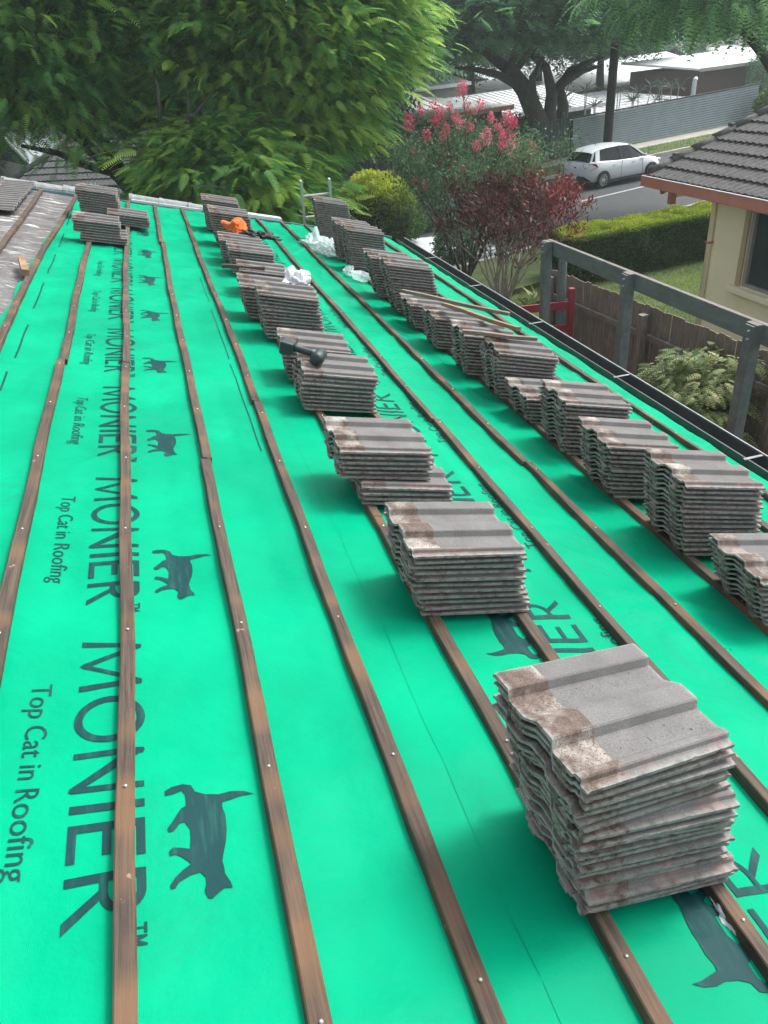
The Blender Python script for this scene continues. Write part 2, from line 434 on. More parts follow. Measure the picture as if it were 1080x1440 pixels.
def bar(a, b, t):                          # stroke from a to b, thickness t
    dx, dy = b[0]-a[0], b[1]-a[1]; L = math.hypot(dx, dy); nx, ny = -dy/L*t/2, dx/L*t/2
    return [(a[0]+nx, a[1]+ny), (b[0]+nx, b[1]+ny), (b[0]-nx, b[1]-ny), (a[0]-nx, a[1]-ny)]
def ring(cx, cy, rx, ry, t, a0=0, a1=360, n=28):
    out = []
    for i in range(n):
        p, q = rad(a0+(a1-a0)*i/n), rad(a0+(a1-a0)*(i+1)/n)
        out.append([(cx+rx*math.cos(p), cy+ry*math.sin(p)), (cx+rx*math.cos(q), cy+ry*math.sin(q)),
                    (cx+(rx-t)*math.cos(q), cy+(ry-t)*math.sin(q)), (cx+(rx-t)*math.cos(p), cy+(ry-t)*math.sin(p))])
    return out
def rect(x0, y0, x1, y1): return [(x0, y0), (x1, y0), (x1, y1), (x0, y1)]
T = .021; HT = .165
def word():
    P = []
    # M 0-.205
    P += [[(0, 0), (T, 0), (T+.012, HT), (.020, HT)], [(.020, HT), (.034, HT), (.112, .012), (.102, -.002), (.094, .006)],
          [(.094, .006), (.102, -.002), (.110, .006), (.186, HT), (.170, HT)], [(.205-T, 0), (.205, 0), (.188, HT), (.170, HT)]]
    P += ring(.205+.030+.082, HT/2, .084, .089, T)
    x = .430
    P += [rect(x, 0, x+.019, HT), [(x, HT), (x+.010, HT+.004), (x+.128, .010), (x+.128, -.006), (x+.116, -.004), (x, HT-.028)], rect(x+.113, 0, x+.131, HT)]
    x = .598; P += [rect(x, 0, x+T, HT)]
    x = .650; P += [rect(x, 0, x+T, HT), rect(x+T, 0, x+.095, .019), rect(x+T, HT-.019, x+.095, HT), rect(x+T, HT/2-.009, x+.085, HT/2+.010)]
    x = .778; P += [rect(x, 0, x+T, HT), rect(x+T, HT-.019, x+.05, HT), rect(x+T, .070, x+.05, .088)]
    P += ring(x+.05, .1175, .0475, .0475, .019, -90, 90, 16)
    P += [[(x+.040, .070), (x+.064, .070), (x+.125, 0), (x+.098, 0)]]
    # TM
    x = .905; P += [rect(x, HT-.006, x+.022, HT), rect(x+.009, HT-.030, x+.013, HT-.006), rect(x+.026, HT-.030, x+.030, HT), bar((x+.028, HT-.002), (x+.037, HT-.024), .005), bar((x+.037, HT-.024), (x+.046, HT-.002), .005), rect(x+.044, HT-.030, x+.048, HT)]
    return P
WORD = word()
CATPX = [(918,556),(880,548),(830,550),(790,560),(740,560),(705,552),(690,530),(660,525),(620,535),(595,550),(597,565),(625,560),(655,548),(668,560),(672,580),(672,600),(655,608),(640,630),(620,660),(605,680),(612,692),(630,685),(650,660),(668,655),(688,680),(690,710),(688,748),(660,745),(625,745),(612,758),(615,775),(635,768),(655,775),(680,790),(692,800),(660,825),(635,850),(615,880),(620,893),(635,888),(650,865),(690,840),(725,828),(745,845),(748,870),(742,890),(745,905),(755,920),(770,922),(785,908),(800,895),(815,885),(843,886),(835,865),(815,835),(812,815),(805,790),(810,760),(818,720),(820,680),(815,630),(803,600),(805,585),(840,575),(880,562)]
CAT = [pl(x/2.571, 900+y/2.571) for x, y in CATPX]
def font_bm(text, width, height, squeeze=None):
    cu = bpy.data.curves.new('txt', 'FONT'); cu.body = text; cu.resolution_u = 3
    ob = bpy.data.objects.new('txt', cu); C.objects.link(ob); bpy.context.view_layer.update()
    dg = bpy.context.evaluated_depsgraph_get(); me = bpy.data.meshes.new_from_object(ob.evaluated_get(dg))
    bpy.data.objects.remove(ob); bpy.data.curves.remove(cu)
    bm = bmesh.new(); bm.from_mesh(me); bpy.data.meshes.remove(me)
    xs = [v.co.x for v in bm.verts]; x0, x1 = min(xs), max(xs); cap = .70
    for v in bm.verts: v.co.x = (v.co.x-x0)/(x1-x0)*width; v.co.y = v.co.y/cap*height; v.co.z = 0
    return bm
s2u = lambda u: 1.446-u
for strip in (0, 1):
    for k in range(-1, 9):
        sh = 1.103*k
        if strip == 0: fm = lambda u, v: (u, v)
        else: fm = lambda u, v: (s2u(u), 3.0+0.0-v)
        off = sh if strip == 0 else -sh
        f0 = lambda a, b: fm(-.118+b, 1.887-a+off)
        vt = f0(.4, 0)[1]
        if vt > 10.2 or vt < -.3: continue
        flatpoly(WORD, f0, 'printed_word')
        flatpoly([CAT], lambda a, b: fm(a, b+off), 'printed_cat')
        if abs(vt) < 8:
            finish_flat(font_bm('Top Cat in Roofing', .60, .052), lambda a, b: fm(-.237+b, 1.722-a+off), 'printed_words', INK, .0022, None)
dash = []
for a, b in zip([(62, 620), (40, 600)], [(40, 600), (5, 640)]): pass
def line_uv(p, q, t, name='printed_line'):
    (u0, v0), (u1, v1) = p, q; L = math.hypot(u1-u0, v1-v0)
    dx, dy = (u1-u0)/L, (v1-v0)/L
    flatpoly([rect(0, -t/2, L, t/2)], lambda a, b: (u0+dx*a-dy*b, v0+dy*a+dx*b), name)
for p, q in (((103, 290), (94, 316)), ((90, 327), (83, 347)), ((78, 358), (67, 383)), ((62, 396), (47, 434)), ((40, 454), (21, 502)), ((10, 522), (0, 548))):
    line_uv(pl(*p), pl(*q), .010)
for a_, b_ in ((3.3, 4.6), (4.7, 5.9), (6.1, 7.0)): line_uv((.622, a_), (.617, b_), .006)
for p, q in (((618, 362), (650, 388)), ((781, 503), (822, 529)), ((660, 400), (760, 470)), ((888, 571), (905, 583)), ((985, 633), (1010, 650))):
    line_uv(pl(*p), pl(*q), .007)
# lap of the second sheet
mb = MB(); vs = []; fs = []; n = 420
for i in range(n+1):
    v = -.88+i*(11.8/n); e_ = .815+.010*math.sin(v*.9)+.006*noise.noise(Vector((v*2, 0, 0)))
    for q in range(7):
        u = e_+q*.03; vs.append(rf(u, v, gw(u, v)+(.0014 if q == 0 else .003 if q < 4 else .003-(q-3)*.0009)+(.001*max(0, noise.noise(Vector((v*3, 4, 0)))) if q == 0 else 0)))
for i in range(n):
    for q in range(6): a = i*7+q; fs.append((a, a+1, a+8, a+7))
mb.add(vs, fs); mb.build('sheet_lap', SARK, sark, smooth=True)
# gutter with brackets
mb = MB()
prof = [(3.775, -.13), (3.775, -.075), (3.782, -.075), (3.782, -.122), (3.885, -.095), (3.885, .012), (3.897, .016), (3.899, .008), (3.891, .004), (3.891, -.103)]
def gp(u, w): p = rf(u, 0, w); return (p.x, p.z)
mb.prism([gp(u, w) for u, w in prof], -.9, 11.05, 'y'); gut = mb.build('gutter', GUT, house)
mb = MB(); mb.beam(rf(3.894, -.9, .0185), rf(3.894, 11.05, .0185), .010, .004, up=N); mb.build('gutter_lip', GALV, gut)
v = .35
while v < 11:
    mb = MB(); mb.beam(rf(3.74, v, -.020), rf(3.893, v+.01, .012), .022, .003, up=N); mb.build('gutter_bracket', CAPT, gut); v += 1.55
mb = MB(); mb.beam(rf(3.765, -.9, -.10), rf(3.765, 11.0, -.10), .018, .17, up=N); mb.build('fascia_board', GUT, house)
# far verge: capping tiles, white flashing, fascia
mb = MB(); a = rf(-3.4, 11.05, -.10); b = rf(3.7, 11.05, -.10); mb.beam(a, b, .03, .22, up=N); mb.build('barge_board', BLUEF, house)
mb = MB(); mb.beam(rf(.95, 11.12, .025), rf(2.05, 11.12, .018), .13, .07, up=N); mb.build('white_flashing', WHITE, house, bevel=.01)
mb = MB(); mb.beam(rf(-.62, 11.10, .02), rf(-.28, 11.10, .02), .10, .035, up=N); mb.beam(rf(.05, 11.05, .02), rf(.96, 11.05, .015), .04, .03, up=N); mb.build('flashing_strip', WHITE, house)
def captile(u, L, v, dw=0, rot=0):
    mb = MB(); vs = []; fs = []; nn = 9
    for i, (uu, sc) in enumerate(((0, 1.08), (.05, 1.08), (.055, 1), (L, .92))):
        for j in range(nn):
            t = math.pi*j/(nn-1); vs.append(rf(u+uu, v+.10*sc*math.cos(t)+rot*uu, dw+.075*sc*math.sin(t)))
        for j in range(nn):
            t = math.pi*(nn-1-j)/(nn-1); vs.append(rf(u+uu, v+(.10*sc-.014)*math.cos(t)+rot*uu, dw+(.075*sc-.014)*math.sin(t)))
    m = 2*nn
    for i in range(3):
        for j in range(m): fs.append((i*m+j, i*m+(j+1) % m, (i+1)*m+(j+1) % m, (i+1)*m+j))
    fs += [tuple(range(m))[::-1], tuple(3*m+j for j in range(m))]
    mb.add(vs, fs); mb.build('verge_capping_tile', CAPT, house)
for i in range(8): captile(-3.3+i*.36, .40, 11.16, .005*(i % 2), rnd.uniform(-.03, .03))
captile(.02, .42, 11.17, .01, -.04); captile(.40, .42, 11.16, .008, .05); captile(.78, .30, 11.15, .0, -.02)
# walls below the roof
mb = MB(); mb.box((1.0, 5.0, 1.12), (4.4, 11.4, 2.24)); mb.build('brick_wall', BRICK, house)
mb = MB(); mb.prism([(rf(-3.4, 0, -.3).x, rf(-3.4, 0, -.3).z), (rf(3.75, 0, -.16).x, rf(3.75, 0, -.16).z), (rf(3.75, 0, -.19).x, rf(3.75, 0, -.19).z), (rf(-3.4, 0, -.33).x, rf(-3.4, 0, -.33).z)], -.85, 10.9, 'y')
mb.build('ceiling_board', BRICK, house)
# ---------------------------------------------------------------- roof tiles
PROF = [(-.165, .001), (-.150, .001), (-.146, .003), (-.1425, .012), (-.139, .0145), (-.126, .0145), (-.118, .006), (-.060, .006), (-.056, .008), (-.047, .0255), (-.043, .028), (.004, .028), (.010, .026), (.040, .0085), (.050, .006), (.094, .006), (.098, .008), (.107, .0255), (.111, .028), (.159, .028), (.165, .025)]
def tile_mesh(seed):
    r = random.Random(seed); nx = 34; L = .42; vs = []; fs = []; ed = []; n = len(PROF); m = 2*n
    for i in range(nx+1):
        t = i/nx; x = -L/2+L*t
        if i in (1, nx-1): x += (.012 if i == 1 else -.012)*0-(0)
        for side in (0, 1):
            for j in range(n):
                jj = j if side == 0 else n-1-j
                y, z = PROF[jj]; e = 0
                if side: z -= (.0090 if jj < 4 else .0125)
                if jj == 0: y += r.uniform(-.0003, .0003)+(.003 if r.random() < .03 else 0); e = 1
                elif jj == n-1: y += r.uniform(-.0006, .0006); e = 1
                xx = x
                if i == 0: xx += r.uniform(-.0012, .0012)+(.003*max(0, noise.noise(Vector((y*30, seed*1.7, 5))))); e = 1
                if i == nx: xx += r.uniform(-.002, .002); e = 1
                if side == 0 and i == 0: z -= .0025
                if side == 1 and i == 0: z += .002
                z += r.uniform(-.0002, .0002)
                if side == 0 and i not in (0, nx) and jj not in (0, n-1): e = 0
                vs.append((xx, y, z)); ed.append(float(e))
    for i in range(nx):
        for j in range(m): fs.append((i*m+j, (i+1)*m+j, (i+1)*m+(j+1) % m, i*m+(j+1) % m))
    for i, fl in ((0, 0), (nx, 1)):
        for j in range(n-1):
            q = (i*m+j, i*m+j+1, i*m+m-2-j, i*m+m-1-j); fs.append(q if not fl else q[::-1])
    mb = MB(); mb.add(vs, fs)
    for yy in (-.085, .070):                          # hanging lugs under the head
        mb.box((-.196, yy, -.013), (.018, .035, .014), taper=1.0); 
    for xx in (-.15, .12, .19): mb.box((xx, .0-.085, -.009), (.008, .055, .006)); mb.box((xx, .07, -.009), (.008, .05, .006))
    o = mb.build('roof_tile', TILE, keep=True, origin=(0, 0, 0))
    me = o.data; bpy.data.objects.remove(o)
    a = me.attributes.new('edge', 'FLOAT', 'POINT'); a.data.foreach_set('value', np.array(ed+[0.]*(len(me.vertices)-len(ed)), np.float32))
    return me
TM = [tile_mesh(i+1) for i in range(7)]
ORD = ['topmost', 'second', 'third', 'fourth', 'fifth', 'sixth', 'seventh', 'eighth', 'ninth', 'tenth', 'eleventh', 'twelfth', 'thirteenth', 'fourteenth', 'fifteenth', 'sixteenth', 'seventeenth', 'eighteenth', 'nineteenth', 'twentieth', 'twentyfirst', 'twentysecond']
def put_tile(u, v, w, rot, tilt=(0, 0), me=None, parent=None):
    o = bpy.data.objects.new('roof_tile', me or rnd.choice(TM)); C.objects.link(o)
    o.matrix_basis = Matrix.Translation(rf(u, v, w)) @ RM.to_3x3().to_4x4() @ Matrix.Rotation(rad(rot), 4, 'Z') @ Matrix.Rotation(rad(tilt[0]), 4, 'X') @ Matrix.Rotation(rad(tilt[1]), 4, 'Y')
    if parent: attach(o, parent)
    return o
PITCH = .0238
def stack(u, v, n, where, lean=-.33, rot=2, leanv=0, base=.028, extra=None, jit=1, skip=0, seed=None):
    """u,v: front uphill corner of the lowest tile on the sheet"""
    top = None
    for i in range(n):
        w = base+.0145+i*PITCH
        du_, dv_, dr, tl = (extra(i) if extra else (0, 0, 0, (0, 0)))
        uu = u+.21+lean*i*PITCH+du_+rnd.uniform(-.007, .007)*jit; vv = v+.165+leanv*i*PITCH+dv_+rnd.uniform(-.005, .005)*jit
        o = put_tile(uu, vv, w+(.01 if False else 0), rot+dr+rnd.uniform(-1.3, 1.3)*jit, tl)
        j = n-1-i
        nm = ORD[j] if j == 0 else (ORD[j]+' from top')
        if i == 0: nm = 'lowest'
        tag(o, f'grey roof tile, {nm} of {where}', 'roof tile', 'concrete roof tiles stacked on the battens')
        top = o
    return top
def ex1(i):                     # nearest stack: the upper courses are twisted and tilted
    if i >= 12: return (-.008, .014, 3.2+(i-12)*.5, (-1.2, 0))
    if i < 3: return (.018, -.008, -2.0, (0, 0))
    if i in (3, 4, 5, 6, 7, 8, 9): return (.012-.004*(i % 3), .006, -1.2, (0, 0))
    return (0.01, 0, -.5, (0, 0))
stack(.94, .81, 18, 'the nearest stack', -.34, 3.5, extra=ex1, jit=1.3)
def ex2(i): return (.02 if i < 3 else 0, 0, 1 if i > 8 else 0, (0, 0))
stack(.945, 1.90, 11, 'the second stack in the middle row', -.30, .5, extra=ex2)
def ex3(i): return (.0, -.01, -.5, (0, 0)) if i < 4 else (-.075, .055, 1.0, (0, 0))
stack(.97, 2.70, 10, 'the stepped third stack in the middle row', -.25, 0, extra=ex3)
def ex4(i): return (-.0, 0, 0, (0, 0)) if i < 7 else (.015, .01, -2.5, (0, 0))
stack(.92, 3.78, 9, 'the stack just in front of the drill', -.16, -.5, extra=ex4)
stack(.93, 4.25, 9, 'the low stack behind the drill', -.3, -3)
def ex6(i): return (0, 0, -4 if i > 8 else 0, (0, 0)) if i < 11 else (.01, 0, -5, (0, 0))
stack(.93, 5.12, 13, 'the tall stack carrying white paper', -.3, 0, extra=ex6)
stack(.86, 5.62, 10, 'the stack right behind the papered one', -.3, -1)
stack(.95, 6.42, 8, 'the stack under the loose batten piece', -.4, 0)
stack(.93, 7.15, 9, 'the stack in front of the orange cloth', -.3, -2)
stack(.90, 7.62, 9, 'the stack beneath the orange cloth', -.3, -1)
stack(.92, 8.54, 14, 'the tall stack behind the orange cloth', -.33, 0)
stack(.90, 9.45, 14, 'the farthest stack in the middle row', -.26, 0)
stack(2.34, 1.74, 9, 'the right row stack cut off by the frame', -.6, -1)
stack(2.34, 2.25, 15, 'the second stack in the right row', -.42, -1)
stack(2.31, 2.79, 12, 'the third stack in the right row', -.44, -1)
stack(2.33, 3.30, 13, 'the fourth stack in the right row', -.40, 0, extra=lambda i: (0, 0, 0, (0, 0)) if i < 11 else (.02, 0, -2, (0, 0)))
stack(2.33, 3.75, 7, 'the low fifth stack in the right row', -.55, 1)
stack(2.32, 4.16, 13, 'the stack in front of the crossed timbers', -.38, -2, extra=lambda i: (0, 0, 0, (0, 0)) if i < 11 else (.03, 0, -2, (0, 0)))
stack(2.27, 4.62, 12, 'the nearest stack under crossed timbers', -.33, -1)
stack(2.26, 5.22, 10, 'the middle stack under crossed timbers', -.35, 0)
stack(2.26, 5.78, 8, 'the farthest stack under crossed timbers', -.40, 0)
stack(2.27, 6.26, 17, 'the tall stack behind the crossed timbers', -.45, 0)
stack(2.26, 6.80, 15, 'the stack beside the clear tray', -.45, 0)
stack(2.30, 8.02, 17, 'the front stack of the far trio', -.33, 0)
stack(2.30, 8.55, 16, 'the middle stack of the far trio', -.28, 0)
stack(2.32, 9.60, 20, 'the far corner stack beside the ladder', -.33, 0)
stack(-.42, 7.88, 8, 'the short stack lying low at upper left', -.10, 1.5, extra=lambda i: (0, 0, 0, (0, 0)) if i < 3 else (-.05, .01, 0, (0, 0)))
stack(-.18, 8.98, 5, 'the lower step of the far left pile', -.3, 0)
stack(-.46, 9.22, 12, 'the far left stack by the verge', -.30, 0)
# tiles still laid up the slope
for r in range(3):
    for c in range(13):
        ve = 11.02-.30*c-.17; ul = -1.10-.345*r
        if ve < (8.9, 7.9, 6.6)[r]: continue
        put_tile(ul-.21, ve, .052+.002*r, rnd.uniform(-.5, .5), (0, -3.6), parent=house)
# ---------------------------------------------------------------- small things on the roof
# timber offcuts across stacks
def stick(pa, pb, w, h, mat, label, nm='timber_offcut'):
    a = rf(*pa); b = rf(*pb); mb = MB(); n = 8; d = (b-a).normalized()
    side = d.cross(N).normalized(); vs = []; fs = []
    for i in range(n+1):
        p = a+(b-a)*i/n+N*.003*math.sin(i*.9)
        for s_, q in ((-1, -1), (1, -1), (1, 1), (-1, 1)): vs.append(p+side*(s_*w/2+rnd.uniform(-.001, .001))+N*(q*h/2))
    for i in range(n):
        for q in range(4): fs.append((i*4+q, i*4+(q+1) % 4, (i+1)*4+(q+1) % 4, (i+1)*4+q))
    fs += [(3, 2, 1, 0), tuple(n*4+q for q in range(4))]
    mb.add(vs, fs); o = mb.build(nm, mat); return tag(o, label, 'timber piece', 'loose timber pieces lying on tile stacks')
def rp(px, py, w): u, v = pl(px, py, w); return (u, v, w)
stick(rp(565, 409, .30), rp(716, 442, .345), .045, .025, OFFC, 'long grey batten offcut lying under the brown one across right stacks')
stick(rp(624, 428, .335), rp(729, 463, .395), .046, .025, m_wood('brown offcut', (.27, .17, .10), (.16, .10, .06), sc=(1.5, 30, 30)), 'shorter brown batten offcut lying diagonally over the right row stacks')
stick(rp(650, 466, .36), rp(755, 477, .392), .040, .022, OFFC, 'straight offcut resting in front of the two crossed pieces')
stick(rp(312, 374, .215), rp(372, 378, .235), .040, .03, BAT, 'short dark batten piece poking out left of a middle row stack')
stick(rp(30, 364, .05), rp(36, 384, .05), .05, .045, m_wood('pale block', (.32, .21, .11), (.2, .13, .07), sc=(2, 2, 2)), 'small pale timber block wedged beside the left batten', 'timber_block')
stick(rp(267, 261, .36), rp(318, 264, .365), .018, .012, BLACK, 'thin dark bar lying on the farthest middle row stack', 'steel_bar')
# crumpled cloth: displaced blob
def crumple(name, c, size, seed, mat, label, cat, amp=.35, n=28, rotz=0, freq=2.6, thick=None):
    bm = bmesh.new(); bmesh.ops.create_icosphere(bm, subdivisions=5, radius=1)
    for v in bm.verts:
        p = v.co.copy(); q = noise.noise(p*freq+Vector((seed, 0, 0))); r = 1-abs(noise.noise(p*freq*1.9+Vector((0, seed, 0))))*2.2
        ang = math.atan2(p.y, p.x); rr = 1+amp*q+.22*r*amp+.15*math.sin(ang*2+seed)+.07*math.sin(ang*3+seed*2)
        v.co = Vector((p.x*rr*size[0], p.y*rr*size[1], max(-.15, p.z)*size[2]*(1+amp*1.6*q+.5*amp*r)))
        v.co.z = max(v.co.z, -.004)
    me = bpy.data.meshes.new(name); bm.to_mesh(me); bm.free(); me.materials.append(mat)
    me.polygons.foreach_set('use_smooth', [True]*len(me.polygons))
    o = bpy.data.objects.new(name, me); C.objects.link(o)
    o.matrix_basis = Matrix.Translation(rf(*c)) @ RM.to_3x3().to_4x4() @ Matrix.Rotation(rotz, 4, 'Z')
    return tag(o, label, cat)
u, v, w = rp(331, 323, .255); crumple('cloth', (u, v, w), (.12, .15, .085), 3, ORANGE, 'bright orange crumpled work shirt on a middle row stack', 'cloth', .45, freq=1.6)
u, v, w = rp(362, 333, .25); crumple('cloth', (u+.02, v, w), (.14, .07, .04), 8, BLACK, 'black crumpled cloth and strap beside the orange shirt', 'cloth', .8, freq=3.5)
u, v, w = rp(416, 398, .345); crumple('crumpled_paper', (u, v, w-.004), (.085, .10, .07), 5, PAPER, 'white crumpled paper wrapper on a middle row stack', 'paper', .7, freq=2)
u, v, w = rp(424, 388, .32); crumple('paper_cup_lid', (u+.03, v+.03, w), (.05, .05, .03), 11, PAPER, 'small pale scrap lying behind the crumpled white paper', 'paper', .4)
u, v, w = rp(444, 350, .0); crumple('plastic_film', (u, v, w+.01), (.12, .30, .09), 2, FILM, 'clump of clear plastic film beyond the far battens', 'plastic film', .9, freq=2.4)
u, v, w = rp(466, 357, .0); crumple('plastic_film', (u, v-.05, w+.01), (.13, .22, .08), 9, FILM, 'smaller clump of clear plastic film against the far trio', 'plastic film', .9, freq=2.4)
u, v, w = rp(491, 381, .05); crumple('plastic_bottle_scrap', (u, v, .02), (.05, .08, .06), 4, FILM, 'grey clear plastic scrap beside the square tray', 'plastic scrap', .5)
# clear tray
tray = MB(); c0 = pl(509, 389, .05)
def trayv(a, b, h): ca, sa = math.cos(rad(28)), math.sin(rad(28)); return rf(c0[0]+a*ca-b*sa, c0[1]+a*sa+b*ca, .012+h)
def tr_ring(s, h): return [trayv(a*s, b*s*1.25, h) for a, b in ((-1, -1), (1, -1), (1, 1), (-1, 1))]
R1 = tr_ring(.055, .0); R2 = tr_ring(.078, .07); R3 = tr_ring(.090, .071); R4 = tr_ring(.090, .066); R5 = tr_ring(.076, .064); R6 = tr_ring(.052, .004)
vs = R1+R2+R3+R4; fs = [(3, 2, 1, 0)]
for k in range(3):
    for j in range(4): fs.append((k*4+j, k*4+(j+1) % 4, k*4+4+(j+1) % 4, k*4+4+j))
tray.add(vs, fs)
for t in (-.03, 0, .03): tray.beam(trayv(t, -.065, .002), trayv(t, .065, .002), .004, .004, up=N)
tag(tray.build('plastic_tray', TRAYM), 'clear square plastic food tray tipped on the green sheet', 'tray')
# cordless drill lying on its side
W_ = .305
d0 = Vector(rp(404, 487, W_)); d1 = Vector(rp(452, 502, W_-.02))
dr = empty('cordless_drill', rf(d0.x, d0.y, .25), 'dark green cordless drill lying across two stacks of tiles', 'drill')
a = rf(*d0); b = rf(*d1); dv3 = (b-a).normalized(); L = (b-a).length
side = dv3.cross(N).normalized()
def D(t, s_, h): return a+dv3*(t*L)+side*s_+N*h
mb = MB(); M3 = Matrix((dv3, side, N)).transposed()
mb.box(D(.0, 0, .0), (.062, .115, .072), M3); mb.box(D(.16, 0, .004), (.020, .10, .062), M3); mb.build('battery', DGR, dr, bevel=.008)
mb = MB(); mb.box(D(-.16, 0, 0), (.004, .07, .03), M3); mb.build('battery_badge', GUT, dr)
mb = MB(); mb.tube([D(t, .004*math.sin(t*3), .006) for t in (.15, .3, .5, .7, .86)], [.028, .021, .020, .021, .026], 12); mb.build('handle', DGR, dr, smooth=True)
mb = MB(); mb.tube([D(.60, -.022, .006), D(.72, -.026, .004)], [.007, .009], 8); mb.build('trigger', BLACK, dr)
mb = MB(); mb.tube([D(.93, .085, 0), D(.93, .075, 0), D(.93, .02, 0), D(.93, -.05, 0), D(.93, -.075, 0)], [.02, .036, .038, .036, .026], 16); mb.build('motor_body', DGR, dr, smooth=True)
mb = MB(); mb.tube([D(.93, -.073, 0), D(.93, -.10, 0), D(.93, -.112, 0)], [.021, .019, .008], 14); mb.build('chuck', BLACK, dr, smooth=True)
# crumbs of mortar and dirt
mb = MB()
def crumb(p, s):
    q = [p+Vector((rnd.uniform(-s, s), rnd.uniform(-s, s), rnd.uniform(-s*.2, s))) for _ in range(4)]
    mb.add(q, [(0, 1, 2), (0, 2, 3), (0, 3, 1), (1, 3, 2)])
for _ in range(1600):
    if rnd.random() < .8:
        u = rnd.gauss(1.45, .22) if rnd.random() < .5 else rnd.gauss(2.15, .10); v = rnd.uniform(2.6, 9) if u < 2 else rnd.uniform(1.5, 9)
    else: u = rnd.uniform(-.5, 3.6); v = rnd.uniform(.3, 10)
    crumb(rf(u, v, gw(u, v)+.001), rnd.choice((.002, .0025, .004)))
for _ in range(150):
    u, v = rnd.gauss(1.0, .13), rnd.gauss(1.08-.05, .09)
for k in range(170):                           # grit on the nearest tiles
    a_ = rnd.uniform(-.14, .2); b_ = rnd.choice((rnd.gauss(.02, .008), rnd.gauss(-.095, .012), rnd.gauss(.075, .02))); wt = .028+.0145+17*PITCH
    zt = np.interp(b_, [p[0] for p in PROF], [p[1] for p in PROF])
    p = Matrix.Translation(rf(.94+.21-.34*17*PITCH-.004, .81+.165+.012, wt)) @ RM.to_3x3().to_4x4() @ Matrix.Rotation(rad(9), 4, 'Z') @ Vector((a_, b_, zt+.002))
    crumb(p, rnd.choice((.0012, .0018, .0028)))
tag(mb.build('mortar_crumbs', simple('dark crumbs', (.07, .065, .06), (.16, .15, .14), 40, .95)), 'dark mortar crumbs and grit scattered over sheet and tiles', 'crumbs', kind='stuff')
for px, py, lb in ((1036-14, 1290, 'torn pale scrap of membrane by the batten under the nearest stack'),):
    u, v = pl(px, py, .0); o = crumple('torn_scrap', (u, v, .006), (.018, .05, .010), 6, PAPER, lb, 'scrap', .6)
# ladder at the far end
lad = empty('ladder', atY(441, 318, 11.6), 'aluminium ladder with its two stile tops above the far roof end', 'ladder')
for (px, py) in ((423, 254), (463, 251)):
    p = atY(px, py, 11.45); mb = MB(); mb.beam(p, (p.x+.0, p.y+.75, 0), .03, .07, up=(0, 1, 0)); mb.build('stile', GALV, lad)
p0 = atY(424, 276, 11.52); p1 = atY(463, 272, 11.52)
for i in range(7):
    q = i*.3; mb = MB(); mb.tube([p0+Vector((0, q*.15, -q)), p1+Vector((0, q*.15, -q))], [.016, .016], 8); mb.build('rung', GALV, lad)
# ================================================================ surroundings
nprng = np.random.default_rng(11)
def frames(d, roll=None):
    """rotation matrices whose x axis is d (n,3), z close to world up"""
    d = d/np.linalg.norm(d, axis=1, keepdims=True)
    z = np.tile(np.array([0, 0, 1.]), (len(d), 1)); y = np.cross(z, d); l = np.linalg.norm(y, axis=1, keepdims=True)
    y = np.where(l < 1e-3, np.array([[0, 1., 0]]), y/np.maximum(l, 1e-3)); z = np.cross(d, y)
    if roll is not None:
        c, s_ = np.cos(roll)[:, None], np.sin(roll)[:, None]; y, z = y*c+z*s_, z*c-y*s_
    return np.stack([d, y, z], axis=2)
def scatter(tv, tf, pos, R, scale):
    n, k = len(pos), len(tv)
    V = np.einsum('nij,kj->nki', R, tv)*scale[:, None, None]+pos[:, None, :]
    Fq = tf[None, :, :]+(np.arange(n)*k)[:, None, None]
    return V.reshape(-1, 3), Fq.reshape(-1, tf.shape[1])
def frond_template(npair=9, L=1.0, wid=.30, droop=.25, pw=.052):
    """a feathery compound leaf: rachis with narrow paired leaflets"""
    vs = []; fs = []
    def quad(a, b, c, d):
        k = len(vs); vs.extend([a, b, c, d]); fs.append((k, k+1, k+2, k+3))
    for i in range(npair):
        t = (i+.6)/npair; x = L*t; z = -droop*t*t*L; w = wid*math.sin(math.pi*min(1, .22+.78*t)*.93)**.7*(1-.35*t)+.03
        for s_ in (-1, 1):
            tipx = x+w*.42; q = pw*.5*L
            quad((x-q, 0, z), (x+q, 0, z), (tipx+q*.5, s_*w, z-w*.22), (tipx-q*.7, s_*w*.96, z-w*.22))
    return np.array(vs, float), np.array(fs)
LEAFQ = (np.array([(0, 0, 0), (.5, -.24, .04), (1, 0, -.05), (.5, .24, .04)], float), np.array([(0, 1, 2, 3)]))
FR9 = frond_template(10, wid=.22, pw=.075, droop=.30); FR6 = frond_template(6, wid=.26, pw=.13); FR4 = frond_template(4, pw=.14, wid=.34)
def limb(mb, p, d, L, r, depth, tips, spread=.6, up=.25, n=5, shrink=.68, kids=3):
    pts = [Vector(p)]; rs = [r]; dd = Vector(d).normalized()
    for i in range(n):
        dd = (dd+Vector((rnd.uniform(-1, 1), rnd.uniform(-1, 1), rnd.uniform(-.6, .8)))*.16+Vector((0, 0, up*.12))).normalized()
        pts.append(pts[-1]+dd*L/n); rs.append(r*(1-.42*(i+1)/n))
    mb.tube(pts, rs, 8 if r > .06 else 5)
    if depth == 0: tips.append(pts[-1]); tips.append(pts[n//2+1]); return
    for k in range(kids):
        a = rnd.uniform(0, 2*math.pi); nd_ = (dd+Vector((math.cos(a), math.sin(a), rnd.uniform(-.25, .4)))*spread).normalized()
        limb(mb, pts[-1] if k else pts[-2], nd_, L*shrink*rnd.uniform(.8, 1.15), rs[-1]*.82, depth-1, tips, spread, up, n, shrink, kids)
